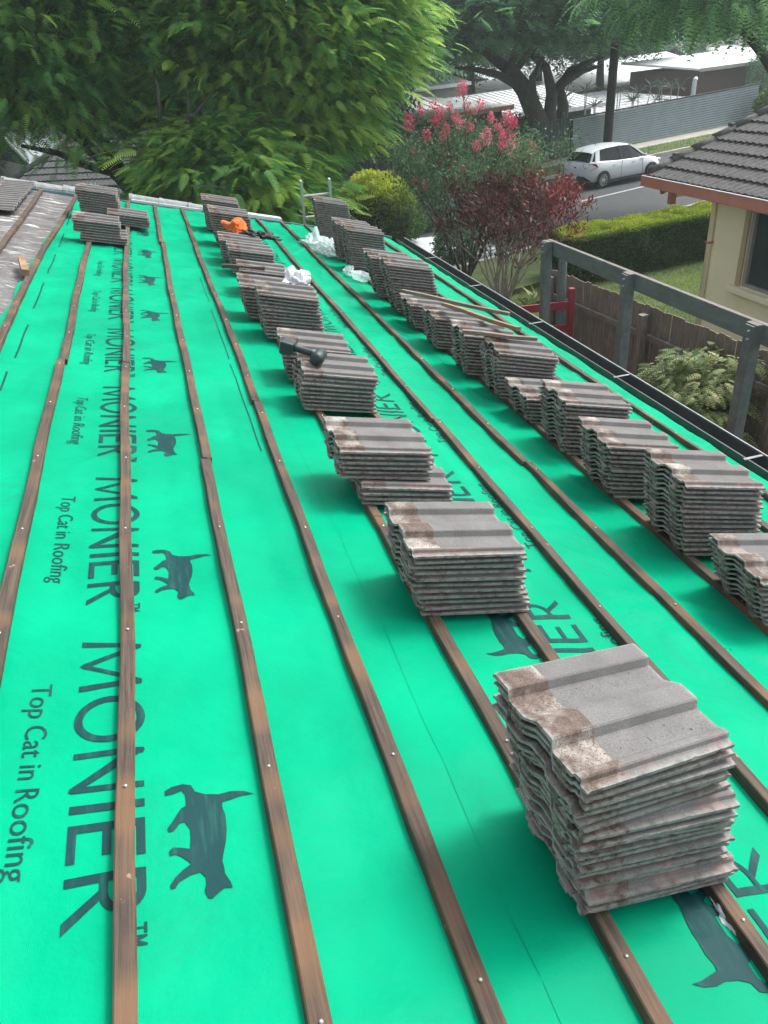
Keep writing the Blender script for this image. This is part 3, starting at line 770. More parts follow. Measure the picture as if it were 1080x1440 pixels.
def crown_fronds(tips, center, radii, ncl, per, flen, tmpl, name, mat, parent, flat=.5, cl_r=.8, bias=0., young=.25, seed=0, droop=.25, hang=0., shell=.55, lower=-.75, face=None):
    """sprays of fronds gathered in layered plates over an ellipsoidal crown"""
    g = np.random.default_rng(seed); c = np.array(center); rr = np.array(radii)
    P = []
    while len(P) < ncl:
        q = g.normal(size=3); q /= np.linalg.norm(q)
        if q[2] < lower: continue
        lump = 1+.22*noise.noise(Vector(q*2.3)+Vector((seed, 0, 0)))+.10*noise.noise(Vector(q*6)+Vector((seed, 4, 0)))
        P.append(c+q*rr*lump*(shell+(1-shell)*g.random()**.6))
    P = np.array(P)
    if tips is not None and len(tips):
        tp = np.array([tuple(t) for t in tips]); tp = tp[g.integers(0, len(tp), max(1, ncl//6))]+g.normal(size=(max(1, ncl//6), 3))*.3; P = np.vstack([P, tp])
    m = len(P); tcl = g.random(m)
    out = (P-c)/rr; out[:, 2] *= .35; 
    pos = []; dirs = []; tint = []
    for i in range(m):
        k = per; ang = g.random(k)*2*np.pi; rad_ = cl_r*np.sqrt(g.random(k))*(.6+.8*g.random())
        off = np.stack([np.cos(ang)*rad_, np.sin(ang)*rad_, g.normal(size=k)*cl_r*.16-rad_*rad_*.28/cl_r], 1)
        o3 = out[i]/max(.2, np.linalg.norm(out[i]))
        dd = np.stack([np.cos(ang), np.sin(ang), np.full(k, -.05-hang)], 1)+o3*.75+g.normal(size=(k, 3))*.30
        pos.append(P[i]+off); dirs.append(dd)
        h = (rad_/cl_r)
        tt = np.clip(.02+bias+.36*tcl[i]+.42*g.random(k)**1.5+.18*(h > .7), 0, 1)
        yng = (g.random(k) < young*(tcl[i] > .5)*1.4); tt = np.where(yng, np.clip(tt+.35, 0, 1), tt); tint.append(tt)
    pos = np.vstack(pos); dirs = np.vstack(dirs); tint = np.concatenate(tint)
    R_ = frames(dirs, g.normal(size=len(pos))*.35); s_ = flen*(.7+.6*g.random(len(pos)))
    V, Fq = scatter(tmpl[0], tmpl[1], pos, R_, s_)
    return npmesh(name, V, Fq, mat, np.repeat(tint, len(tmpl[0])), parent, origin=tuple(c))
def tree(name, base, label, center, radii, limbs, ncl, per, flen, tmpl, leafmat=None, bark=None, group=None, th=2.2, tr=.22, seed=1, trunk=None, cat='tree', **kw):
    base = Vector(base); root = empty(name, base, label, cat, group); mb = MB(); tips = []
    st = rnd.getstate(); rnd.seed(seed)
    c = Vector(center)
    pts = trunk or [base, base+Vector((.05, .0, th*.4)), base+(c-base)*.25+Vector((0, 0, th*.25)), base+(c-base)*.38+Vector((0, 0, th*.3))]
    pts = [Vector(p) for p in pts]
    mb.tube(pts, [tr*(1.25-.5*i/(len(pts)-1)) for i in range(len(pts))], 10)
    top = pts[-1]
    for i in range(limbs):
        a = 2*math.pi*i/limbs+rnd.uniform(-.4, .4)
        tgt = c+Vector((math.cos(a)*radii[0]*.62, math.sin(a)*radii[1]*.62, radii[2]*rnd.uniform(-.35, .25)))
        d = tgt-top; limb(mb, top, d.normalized()+Vector((0, 0, .15)), d.length*.62, tr*.55, 2, tips, .65, .3)
    mb.build('trunk', bark or BARK, root, smooth=True)
    rnd.setstate(st)
    crown_fronds(tips, center, radii, ncl, per, flen, tmpl, 'crown', leafmat or POIN, root, seed=seed, **kw)
    return root
def leafy(name, pts, dirs, size, mat, label=None, cat=None, parent=None, tmpl=LEAFQ, seed=0, tints=None, origin=None, group=None):
    g = np.random.default_rng(seed); pts = np.array(pts); dirs = np.array(dirs)
    R_ = frames(dirs, g.normal(size=len(pts))*.8); s_ = size*(.65+.7*g.random(len(pts)))
    V, Fq = scatter(tmpl[0], tmpl[1], pts, R_, s_)
    t = g.random(len(pts))*.5+.2 if tints is None else tints
    o = npmesh(name, V, Fq, mat, np.repeat(np.clip(t, 0, 1), len(tmpl[0])), parent, origin=origin if origin is not None else tuple(pts.mean(0)*[1, 1, 0]))
    if label: tag(o, label, cat, group)
    return o
# ---------------------------------------------------------------- ground, street
CD = Vector((math.cos(rad(17.2)), math.sin(rad(17.2)), 0)); CN = Vector((-CD.y, CD.x, 0))     # along and across the street
P0 = at(800, 285, .05-0); P0.z = 0
def st(a, c, z): p = P0+CD*a+CN*c; return Vector((p.x, p.y, z))
def sheet(name, pts, mat, z, label=None, n=1, kind='structure'):
    mb = MB(); mb.add([(p[0], p[1], z) for p in pts], [tuple(range(len(pts)))]); o = mb.build(name, mat); return tag(o, label, None, None, kind)
def strip(name, a0, a1, c0, c1, z, mat, h=0):
    mb = MB()
    if h: 
        q = [st(a0, c0, 0), st(a1, c0, 0), st(a1, c1, 0), st(a0, c1, 0)]
        mb.add([(p.x, p.y, z) for p in q]+[(p.x, p.y, z+h) for p in q], [(3, 2, 1, 0), (4, 5, 6, 7), (0, 1, 5, 4), (1, 2, 6, 5), (2, 3, 7, 6), (3, 0, 4, 7)])
    else: mb.add([st(a0, c0, z), st(a1, c0, z), st(a1, c1, z), st(a0, c1, z)], [(0, 1, 2, 3)])
    return tag(mb.build(name, mat), kind='structure')
mb = MB(); mb.add([(-400, -300, -.03), (500, -300, -.03), (500, 700, -.03), (-400, 700, -.03)], [(0, 1, 2, 3)]); tag(mb.build('ground', SOIL), kind='structure')
strip('road', -60, 90, -3.6, 4.1, .0, ASPH)
strip('road_marking', -60, 90, -.06, .06, .004, LINE)
for a in (2.5, 10.5, 18): strip('road_marking', a+5, a+8, 1.9, 1.98, .004, LINE)
strip('kerb', -60, 90, 4.1, 4.25, -.02, CONC, .14)
strip('verge', -60, 90, 4.25, 8.9, -.02, GRASS, .12)
strip('footpath', -60, 90, 6.0, 7.2, .0, CONC, .108)
strip('kerb', -60, 90, -3.75, -3.6, -.02, CONC, .14)
strip('verge', -60, 90, -6.2, -3.75, -.02, GRASS, .115)
mb = MB(); mb.add([(5.6, -6, 0), (40, -6, 0), (40, 18, 0), (30, 22, 0), (5.6, 14.6, 0)], [(0, 1, 2, 3, 4)]); tag(mb.build('lawn', GRASS), kind='structure')
def grass(name, fn, n, label, h=.06, seed=3):
    g = np.random.default_rng(seed); P = np.array([fn(g) for _ in range(n)]); D_ = g.normal(size=(n, 3))*.5+np.array([0, 0, 1.])
    t = (np.array([(0, -.06, 0), (0, .06, 0), (1, .02, .1), (1, -.02, .1)]), np.array([(0, 1, 2, 3)]))
    R_ = frames(D_, g.random(n)*6); V, Fq = scatter(t[0], t[1], P, R_, h*(.5+g.random(n)))
    cl = np.array([.45+.5*noise.noise(Vector(p)*.9) for p in P]); o = npmesh(name, V, Fq, HEDGE, np.repeat(np.clip(cl+.15*g.random(n), 0, 1), 4)); tag(o, label, 'grass', kind='stuff')
grass('lawn_grass', lambda g: (g.uniform(5.9, 12.5), g.uniform(6, 15.5), 0), 34000, 'short green lawn grass behind the paling fence')
def vg(g):
    a, c = g.uniform(-6, 22), g.choice([g.uniform(4.3, 5.95), g.uniform(7.25, 8.85)]); p = st(a, c, .1); return tuple(p)
grass('verge_grass', vg, 16000, 'green verge grass between far kerb and fence', .08)
# white pebbles below the red bush
mb = MB()
for _ in range(420):
    p = at(rnd.uniform(560, 700), rnd.uniform(335, 410), 0)
    s_ = rnd.uniform(.05, .11); vs = [(p.x+s_*math.cos(a)*rnd.uniform(.8, 1.2), p.y+s_*math.sin(a)*rnd.uniform(.8, 1.2), -.01) for a in [k*math.pi/3 for k in range(6)]]
    mb.add(vs+[(x*.6+p.x*.4, y*.6+p.y*.4, s_*.6) for x, y, z in vs], [tuple(range(5, -1, -1)), tuple(range(6, 12))]+[(i, (i+1) % 6, 6+(i+1) % 6, 6+i) for i in range(6)])
tag(mb.build('white_pebbles', WHITE), 'white pebbles on the garden bed under the red bush', 'pebbles', kind='stuff')
q = [at(590, 365, .01), at(642, 352, .01), at(618, 336, .01), at(575, 338, .01)]
mb = MB(); mb.add([(p.x, p.y, -.02) for p in q]+[(p.x, p.y, .07) for p in q], [(0, 1, 2, 3), (4, 5, 6, 7), (0, 1, 5, 4), (1, 2, 6, 5), (2, 3, 7, 6), (3, 0, 4, 7)])
tag(mb.build('driveway', WHITE), kind='structure')
# ---------------------------------------------------------------- neighbour's house
nh = empty('neighbour_house', (12, 5, 0), 'cream rendered house with grey tiled roof and terracotta gutter', 'house')
EX, EY, EZ = 8.2, 12.15, 2.6; PT = math.tan(rad(18.7))
WX, WY = EX+.52, 11.05
mb = MB()
wy0, wy1, wz0, wz1 = 7.0, 10.12, 1.16, 2.34             # window opening in the west wall
for (y0, y1, z0, z1) in ((wy1, WY, 0, 2.62), (wy0, wy1, 0, wz0), (wy0, wy1, wz1, 2.62), (-4, wy0, 0, 2.62)):
    mb.box((WX+.11, (y0+y1)/2, (z0+z1)/2), (.22, y1-y0, z1-z0))
mb.prism([(WX+.22, 0), (19.8, 0), (19.8, 2.62), (14, 2.55+(14-EX)*PT), (WX+.22, 2.62)], WY-.22, WY, 'y')
mb.build('wall', CREAM, nh)
wdw = MB(); wdw.box((WX+.06, wy1-.035, (wz0+wz1)/2), (.07, .07, wz1-wz0)); wdw.box((WX+.06, wy0+.03, (wz0+wz1)/2), (.07, .06, wz1-wz0))
wdw.box((WX+.06, (wy0+wy1)/2, wz1-.025), (.068, wy1-wy0-.14, .05)); wdw.box((WX+.06, (wy0+wy1)/2, wz0+.025), (.068, wy1-wy0-.14, .05)); wdw.box((WX+.06, 8.0, (wz0+wz1)/2), (.05, .05, wz1-wz0-.1))
wo = wdw.build('window', simple('aluminium window frame', (.28, .27, .24), None, 5, .5), nh)
mb = MB(); mb.box((WX+.085, (wy0+wy1)/2, (wz0+wz1)/2), (.01, wy1-wy0-.1, wz1-wz0-.08)); mb.build('pane', GLASSD, wo)
mb = MB()
cm = simple('grey window curtain', (.12, .16, .17), (.08, .11, .12), 3, .9)
n = 60; mb.add([(WX+.17+.02*math.sin(i*1.3), wy0+(wy1-wy0)*i/n, z) for i in range(n+1) for z in (wz0, wz1)], [(2*i, 2*i+2, 2*i+3, 2*i+1) for i in range(n)]); mb.build('curtain', cm, wo)
mb = MB(); mb.box((WX-.04, (wy0+wy1)/2+.02, wz0-.06), (.14, wy1-wy0+.36, .10)); mb.build('sill', CREAM, wo, bevel=.01)
mb = MB()
for yy in (wy1+.05, wy0-.05): mb.box((WX-.012, yy, (wz0+wz1)/2+.02), (.03, .10, wz1-wz0+.04))
mb.build('architrave', simple('warm timber trim', (.42, .33, .20), None, 5, .7), wo)
mb = MB(); mb.tube([(WX-.05, WY-.10, .1), (WX-.05, WY-.10, 2.38), (WX-.2, WY-.10, 2.5), (EX-.02, WY-.1, 2.56)], [.04]*4, 10); mb.build('downpipe', CREAM, nh, smooth=True)
for z in (.6, 1.7): 
    mb = MB(); mb.box((WX-.05, WY-.10, z), (.09, .11, .03)); mb.build('pipe_strap', TERRA, nh)
# gutter, soffit, barge
mb = MB(); g0 = EX-.12; prof = [(g0, 2.66), (g0, 2.50), (EX+.01, 2.50), (EX+.01, 2.65), (EX, 2.65), (EX, 2.515), (g0+.014, 2.515), (g0+.014, 2.66)]
mb.prism(prof, -4, EY+.02, 'y'); ngut = mb.build('gutter', TERRA, nh)
mb = MB(); mb.beam((g0+.004, -4, 2.666), (g0+.004, EY+.02, 2.666), .022, .008); mb.build('gutter_bead', WHITE, ngut)
mb = MB(); mb.box((g0+.06, EY+.03, 2.58), (.13, .02, .18)); mb.build('gutter_stop', TERRA, ngut)
mb = MB(); mb.box(((EX+WX)/2+.02, 4, 2.47), (.55, 16.2, .02)); mb.build('soffit', simple('shaded cream soffit', (.30, .26, .19), None, 4, .8), nh)  # eave shade is put into this darker cream
mb = MB(); mb.box((EX+.26, EY-.35, 2.36), (.10, .10, .30)); mb.build('beam_end', TERRA, nh)
mb = MB(); mb.beam((EX+.05, EY-.30, 2.46), (14, EY-.30, 2.46+(14-EX)*PT-.1), .06, .16, up=(0, 0, 1)); mb.build('barge_board', TERRA, nh)
mb = MB(); mb.beam((EX+.3, EY-.34, 2.38), (11.5, EY-.34, 2.38), .04, .14); mb.build('verge_beam', CREAM, nh)
def tiled(name, org, ax, upv, L, ncourse, course, period, mat, parent, amp=.018, step=.03, thick=.03, res=.02, cut=None):
    """a slope of wavy tiles: ax runs along the eave, upv up the slope"""
    org = Vector(org); ax = Vector(ax).normalized(); upv = Vector(upv).normalized(); nn = ax.cross(upv).normalized()
    if nn.z < 0: nn = -nn
    nx = int(L/res); vs = []; fs = []
    def wv(x):
        t = (x/period) % 1.0; return amp*(.5-.5*math.cos(2*math.pi*t))**.8
    for c_ in range(ncourse):
        k = len(vs); jit = rnd.uniform(-.006, .006)
        for (s_, h) in ((c_*course, step-.028), (c_*course+.002, step+.004), (c_*course+course*.5, step*.6+.002), ((c_+1)*course+.01, .004)):
            for i in range(nx+1):
                x = L*i/nx; tj = noise.noise(Vector((math.floor(x/(period*2))*3.7, c_*5.3, 1)))*.006
                vs.append(org+ax*x+upv*(s_+(tj+jit if h > step*.7 else 0))+nn*(h+wv(x+(c_ % 2)*0)))
        for r in range(3):
            for i in range(nx):
                a = k+r*(nx+1)+i; fs.append((a, a+1, a+nx+2, a+nx+1))
    if cut: fs = [f for f in fs if cut(sum((vs[i] for i in f), Vector())/4)]
    m_ = MB(); m_.add(vs, fs)
    o = m_.build(name, mat, parent); return o
up = Vector((1, 0, PT))
tiled('roof_tiles', (EX-.03, EY, 2.63), (0, -1, 0), up, 14.5, 18, .335, .15, NROOF, nh, amp=.022, step=.035)
mb = MB(); e2 = Vector((14, 0, 2.62+(14-EX)*PT)); mb.prism([(EX, 2.58), (14, 2.58+(14-EX)*PT), (19.8, 2.58), (19.8, 2.5), (14, 2.50+(14-EX)*PT), (EX, 2.5)], EY-.03, -2.3, 'y') if False else mb.add([(14, EY, e2.z), (14, -2.3, e2.z), (20, -2.3, 2.6), (20, EY, 2.6)], [(0, 1, 2, 3)]); mb.build('rear_slope', NROOF, nh)
mb = MB()
for i in range(15):
    a = Vector((EX+.02+i*.40, EY+.0, 2.68+i*.40*PT)); b = a+Vector((.43, 0, .43*PT)); mb.tube([a+Vector((0, 0, .012)), b], [.085, .075], 10)
mb.build('verge_capping', NROOF, nh, smooth=True)
mb = MB()
for i in range(5):
    a = Vector((EX+.55+i*1.05, EY+.02, 2.74+(.55+i*1.05)*PT)); mb.box(a, (.16, .11, .05))
mb.build('capping_mortar', NROOF, nh)
# ---------------------------------------------------------------- hedge
def box_foliage(c, d, n, g, rot=0, lump=.05, top=.55):
    P = []; D_ = []
    ca, sa = math.cos(rot), math.sin(rot)
    for _ in range(n):
        f = g.random(); s = [g.uniform(-.5, .5), g.uniform(-.5, .5), g.uniform(-.5, .5)]; nrm = [0, 0, 0]
        if f < top*.7: s[2] = .5; nrm[2] = 1
        elif f < .75: s[1] = -.5 if g.random() < .75 else .5; nrm[1] = np.sign(s[1])
        else: s[0] = -.5 if g.random() < .6 else .5; nrm[0] = np.sign(s[0])
        p = np.array([s[0]*d[0], s[1]*d[1], s[2]*d[2]]); m_ = noise.noise(Vector(p)*1.7)*lump*2.2+noise.noise(Vector(p)*5)*lump
        # round the edges over
        for i in range(3):
            if abs(nrm[i]) < .5:
                e = d[i]/2-abs(p[i])
                if e < .12: m_ -= (.12-e)**2*4
        p = p+np.array(nrm)*(m_-abs(g.normal())*.05)
        P.append((c[0]+p[0]*ca-p[1]*sa, c[1]+p[0]*sa+p[1]*ca, c[2]+p[2]))
        q = np.array(nrm)*.9+g.normal(size=3)*.65+np.array([0, 0, .35]); D_.append((q[0]*ca-q[1]*sa, q[0]*sa+q[1]*ca, q[2]))
    return P, D_
g = np.random.default_rng(5)
ha, hb = at(774, 322, 1.08), at(992, 283, 1.08); hc, hd_ = at(797, 337, 1.08), at(993, 300, 1.08)
hdir = (hb-ha); hrot = math.atan2(hdir.y, hdir.x); hL = hdir.length+.2
nrm_ = Vector((math.sin(hrot), -math.cos(hrot), 0)); hw = abs((hd_-hb).dot(nrm_))
hcen = (ha+hb)/2+nrm_*hw/2
hedge = empty('hedge', (hcen.x, hcen.y, 0), 'long box clipped hedge with bright green top beside the street', 'hedge')
P, D_ = box_foliage((hcen.x, hcen.y, .56), (hL, hw, 1.04), 52000, g, hrot, .05)
zz = np.array(P)[:, 2]; tt = .16+.22*g.random(len(P))+.70*np.clip((zz-.95)/.12, 0, 1)*(.6+.4*g.random(len(P)))  # sun on the hedge top is painted in as brighter leaf tints
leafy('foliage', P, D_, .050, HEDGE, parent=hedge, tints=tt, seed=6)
mb = MB(); Mr = Matrix.Rotation(hrot, 3, 'Z'); mb.box((hcen.x, hcen.y, .52), (hL-.22, hw-.22, .88), Mr); mb.build('dark_core', simple('hedge dark core', (.018, .028, .012), (.03, .04, .018), 20, .95, .9, .05), hedge)  # solid dark core added against see-through, inner shade put into its colour
# ---------------------------------------------------------------- paling fence
fa, fb = at(800, 387, 1.8), at(1045, 481, 1.8); fd = (fb-fa).normalized(); fn = Vector((fd.y, -fd.x, 0))
if fn.x > 0: fn = -fn
fence = empty('paling_fence', ((fa+fb)/2)*1, 'weathered grey brown timber paling fence beside the cream house', 'fence'); fence.location.z = 0
mb = MB(); t = -.55; Lf = (fb-fa).length
while t < Lf+4.5:
    w = rnd.uniform(.072, .095); p = fa+fd*(t+w/2); h = 1.8+rnd.uniform(-.018, .015)
    M3 = Matrix((fd, -fn, Vector((0, 0, 1)))).transposed() @ Matrix.Rotation(rnd.uniform(-.012, .012), 3, 'Y')
    mb.box((p.x+fn.x*rnd.uniform(-.004, .004), p.y, h/2), (w-.004, .014, h), M3); t += w+rnd.uniform(.0, .006)
mb.build('palings', PALE, fence)
for z in (.42, 1.42):
    mb = MB(); a = fa-fd*.5+fn*.045; b = fb+fd*4.5+fn*.045; a.z = b.z = z; mb.beam(a, b, .045, .075); mb.build('rail', RAIL, fence)
for k in range(4):
    p = fa+fd*(-.35+2.25*k+(.0))+fn*.11; mb = MB(); mb.box((p.x, p.y, .86), (.10, .10, 1.72), Matrix((fd, fn, Vector((0, 0, 1)))).transposed()); mb.build('post', PALE if k else RAIL, fence)
# ---------------------------------------------------------------- grey pergola frame
perg = empty('pergola_frame', (4.55, 5.5, 0), 'grey green painted timber pergola frame beside the gutter', 'pergola')
ZP = 2.7
tops = [at(769, 340, ZP), at(884, 385, ZP), at(1061, 456, ZP)]; sp = (tops[1]-tops[2]).length
tops.append(tops[2]*2-tops[1])
for p in tops:
    mb = MB(); mb.box((p.x, p.y, (ZP-.0)/2), (.105, .105, ZP)); pp = mb.build('post', PAINTW, perg, bevel=.004)
    mb = MB()
    for z in (ZP-.04, ZP-.11): mb.tube([(p.x-.056, p.y-.02, z), (p.x-.075, p.y-.02, z)], [.009, .008], 8)
    mb.build('bolt', GALV, pp)
    mb = MB(); mb.box((p.x, p.y, ZP+.004), (.06, .13, .012)); mb.build('post_cap', RAIL, pp)
mb = MB(); a = tops[0]+Vector((.08, .10, -.085)); b = tops[3]+Vector((.08, 0, -.085)); mb.beam(a, b, .048, .165); bm_ = mb.build('beam', PAINTW, perg, bevel=.004)
mb = MB(); mb.beam(a+Vector((0, 0, .0855)), b+Vector((0, 0, .0855)), .044, .004); mb.build('weathered_beam_top', RAIL, bm_)
for s_ in (.27, .62):
    for i in range(3):
        p = tops[i].lerp(tops[i+1], s_+rnd.uniform(-.05, .05)); mb = MB(); vs = [(p.x+.0535, p.y+.045*math.cos(q)*rnd.uniform(.6, 1.2), ZP-.09+.035*math.sin(q)*rnd.uniform(.6, 1.3)) for q in [k*math.pi/4 for k in range(8)]]
        mb.add(vs, [tuple(range(8))]); mb.build('bare_wood_patch', simple('rusty bare wood', (.22, .13, .08), (.14, .10, .08), 40, .9), bm_)
# short capped post and red gate
p = at(792, 357, 2.25); mb = MB(); mb.tube([(p.x, p.y, 0), (p.x, p.y, 2.10), (p.x, p.y, 2.15), (p.x, p.y, 2.23), (p.x, p.y, 2.25)], [.062, .060, .058, .040, .018], 12)
o = mb.build('capped_post', PAINTW, smooth=False); tag(o, 'short grey round post with tapered top beside the red gate', 'post')
gate = empty('red_gate', at(770, 470, 0), 'red painted timber gate rails at the end of the paling fence', 'gate')
q = at(804, 405, 1.78); mb = MB(); mb.box((q.x, q.y, .89), (.075, .075, 1.78)); mb.build('post', RED, gate, bevel=.004)
for px, py, qx, qy, z in ((731, 441, 803, 426, 1.52), (731, 470, 803, 452, 1.18)):
    b = Vector((q.x, q.y+.0, z+.02)); a = atY(px, py, q.y+.9); a = Vector((a.x, a.y, z)) if False else b+Vector((-1.35, .35, -.02)); mb = MB(); mb.beam(a, b, .03, .11); mb.build('rail', RED, gate)
mb = MB(); e = q+Vector((-1.35, .35, 0)); mb.box((e.x, e.y, .85), (.07, .07, 1.7)); mb.build('post', RED, gate)
# ---------------------------------------------------------------- shrubs beside the house
def stems(mb, base, n, h, r, spread, segs=6, fork=2, lst=None, wob=.12):
    for k in range(n):
        a = 2*math.pi*k/n+rnd.uniform(-.4, .4); d = Vector((math.cos(a)*spread, math.sin(a)*spread, 1)).normalized()
        p = Vector(base)+Vector((math.cos(a), math.sin(a), 0))*r*2
        def go(p, d, L, r, f):
            pts = [p]; rs = [r]; q = p
            for i in range(segs):
                d = (d+Vector((rnd.uniform(-1, 1), rnd.uniform(-1, 1), rnd.uniform(-.3, .5)))*wob).normalized(); q = q+d*L/segs; pts.append(q); rs.append(r*(1-.5*(i+1)/segs))
            mb.tube(pts, rs, 6 if r > .01 else 4)
            if lst is not None:
                lst.append((q, d)); lst.append((pts[segs//2+1], d))
            if f:
                for _ in range(3 if rnd.random() < .6 else 2):
                    e = (d+Vector((rnd.uniform(-1, 1), rnd.uniform(-1, 1), rnd.uniform(-.2, .5)))*.65).normalized(); go(q, e, L*.62, rs[-1]*.85, f-1)
        go(p, d, h*rnd.uniform(.85, 1.1), r, fork)
def leaf_cloud(tips, per, rad_, g, up=.3):
    P = []; D_ = []
    for t, d in tips:
        for _ in range(per):
            o_ = g.normal(size=3)*rad_; P.append(np.array(t)+o_); D_.append(np.array(d)*.6+g.normal(size=3)*.7+np.array([0, 0, up]))
    return P, D_
NARROW = (np.array([(0, -.04, 0), (.5, -.11, .05), (1, 0, -.02), (.5, .11, .05), (0, .04, 0)], float)[[0, 1, 2, 3]], np.array([(0, 1, 2, 3)]))
# dark red bush with bare pale stems
rb = at(708, 425, 0); bush = empty('red_leaved_bush', rb, 'dark red leaved bush with bare pale grey stems', 'bush')
mb = MB(); tips = []; stems(mb, rb, 20, 1.15, .036, .46, 5, 3, tips, .24)
mb.build('stems', TWIG, bush, smooth=True)
g = np.random.default_rng(21); tips2 = [t for t in tips if t[0].z > .75]
P, D_ = leaf_cloud(tips2, 9, .085, g, .5)
leafy('leaves', P, D_, .125, CROT, parent=bush, tmpl=NARROW, seed=3, tints=np.clip(g.random(len(P))*.7+.45*((np.array(P)[:, 0] > rb.x+.35) & (g.random(len(P)) < .5)), 0, 1))
# crepe myrtle
cb = at(655, 395, 0); cm_ = empty('crepe_myrtle', cb, 'tall crepe myrtle shrub covered in pink flower heads', 'shrub')
mb = MB(); tips = []; stems(mb, cb, 13, 1.9, .030, .42, 6, 2, tips, .10); mb.build('stems', BARK, cm_, smooth=True)
g = np.random.default_rng(22); tt_ = [t for t in tips if t[0].z > .5]
P, D_ = leaf_cloud([t for t in tt_ if t[0].z < 3.1], 48, .17, g, .2)
leafy('leaves', P, D_, .075, MYRT, parent=cm_, seed=4)
hp = [(650,125),(575,172),(592,155),(600,190),(612,170),(628,181),(622,193),(582,215),(630,222),(660,178),(684,192),(700,178),(714,168),(722,172),(712,195),(720,203),(745,205),(722,225),(740,218),(670,205),(650,240),(656,150),(676,145),(690,165),(640,165),(610,150),(705,205),(655,300),(585,254),(668,155),(632,150),(620,158),(706,190),(725,250),(748,208),(645,172),(597,300-40)]
big = {0: 1.1, 1: 1.1, 8: 1.5, 12: 1.3, 14: 1.4, 15: 1.5, 10: 1.2}
for i, (px, py) in enumerate(hp):
    p = atY(px, py, cb.y-rnd.uniform(.5, 1.3)); s_ = .12*big.get(i, rnd.uniform(.55, .95)); m_ = int(240*s_/.14)
    q = g.normal(size=(m_, 3)); q /= np.linalg.norm(q, axis=1)[:, None]; q *= (.5+.5*g.random((m_, 1)))*np.array([s_, s_, s_*1.35]); q += np.array(p)
    leafy('flower_head', q, g.normal(size=(m_, 3)), .038, PINK, parent=cm_, seed=i, tints=np.clip(g.random(m_)*.45+rnd.uniform(0, .45), 0, 1))
    mb = MB(); q2 = p+Vector((rnd.uniform(-.1, .1), rnd.uniform(-.1, .1), -.1)); e = q2.lerp(cb+Vector((0, 0, 1.2)), .35); e.z = min(e.z, q2.z-.35)
    mb.tube([e, (e+q2)/2+Vector((0, 0, .05)), p], [.012, .008, .005], 5); mb.build('flower_stem', BARK, cm_)
    P, D_ = leaf_cloud([(e.lerp(p, x), Vector((0, 0, 1))) for x in (0, .25, .5, .75)], 22, .11, g); leafy('spray_leaves', P, D_, .06, MYRT, parent=cm_, seed=i)
# round bush whose sunlit yellow green top is put into the leaf tints
bc = at(528, 300, .95); bb = empty('rounded_bush', (bc.x, bc.y, 0), 'rounded bush with yellow green sunlit top beyond the ladder', 'bush')
g = np.random.default_rng(23); n = 26000; q = g.normal(size=(n, 3)); q /= np.linalg.norm(q, axis=1)[:, None]; q[:, 2] = np.where(q[:, 2] < -.5, -q[:, 2], q[:, 2])
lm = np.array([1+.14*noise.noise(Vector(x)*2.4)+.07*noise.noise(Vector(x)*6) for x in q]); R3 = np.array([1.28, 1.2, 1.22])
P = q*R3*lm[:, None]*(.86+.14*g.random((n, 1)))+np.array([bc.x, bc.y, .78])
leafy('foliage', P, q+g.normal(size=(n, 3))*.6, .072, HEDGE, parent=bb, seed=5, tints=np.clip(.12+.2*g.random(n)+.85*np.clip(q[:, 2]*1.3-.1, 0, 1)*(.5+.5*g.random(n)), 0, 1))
mb = MB(); stems(mb, (bc.x, bc.y, 0), 8, .7, .03, .6, 4, 1); mb.build('stems', BARK, bb)
mb = MB(); bm = bmesh.new(); bmesh.ops.create_icosphere(bm, subdivisions=3, radius=1); mb.add([(v.co.x*1.0+bc.x, v.co.y*.95+bc.y, v.co.z*.92+.80) for v in bm.verts], [tuple(v.index for v in f.verts) for f in bm.faces]); bm.free(); mb.build('dark_core', bpy.data.materials['hedge dark core'], bb, smooth=True)  # dark ball added inside, standing in for the shaded depth of the bush
# compound leaved shrub between fence and pergola
def pinnate(name, base, h, rr, nst, nfr, label, seed, mat, flen=.34):
    root = empty(name, base, label, 'shrub'); mb = MB(); tips = []; st_ = rnd.getstate(); rnd.seed(seed)
    stems(mb, base, nst, h*.5, .014, .35, 5, 1, tips, .10); mb.build('stems', BARK, root); rnd.setstate(st_)
    g = np.random.default_rng(seed); P = []; D_ = []
    for _ in range(nfr):
        t, d = tips[g.integers(len(tips))]; z = min(1, .35+g.random()*.65)
        a = g.random()*6.28; o_ = np.array([math.cos(a)*rr*g.random()**.5, math.sin(a)*rr*g.random()**.5, 0])
        P.append((base[0]+o_[0], base[1]+o_[1], h*z*(1-.35*(np.hypot(o_[0], o_[1])/rr)**2))); D_.append((math.cos(a), math.sin(a), .25+g.normal()*.2))
    leafy('leaves', P, D_, flen, mat, parent=root, tmpl=frond_template(7, pw=.10, wid=.30, droop=.4), seed=seed, tints=np.clip(g.random(nfr)*.6+.4*np.array([p[2]/h > .75 for p in P]), 0, 1))
p = at(955, 600, 0.2); fsr = empty('feathery_shrub', (5.35, 6.55, 0), 'olive green feathery leaved shrub between pergola post and fence', 'shrub')
mb = MB(); stems(mb, (5.35, 6.55, 0), 7, .8, .014, .35, 5, 1, None, .10); mb.build('stems', BARK, fsr)
crown_fronds(None, (5.4, 6.6, 1.05), (.62, .66, .78), 130, 22, .125, frond_template(6, pw=.12, wid=.26, droop=.4), 'leaves', SHRUBL, fsr, cl_r=.14, young=.3, seed=31, hang=.2, shell=.4, lower=-.8)
pinnate('small_brown_shrub', (5.45, 4.75, 0), 1.3, .5, 5, 500, 'small brownish shrub at the right edge behind the gutter', 32, m_leaf('brownish leaf', [(.05, .045, .025), (.10, .085, .05), (.16, .14, .09), (.2, .18, .12)]), .17)
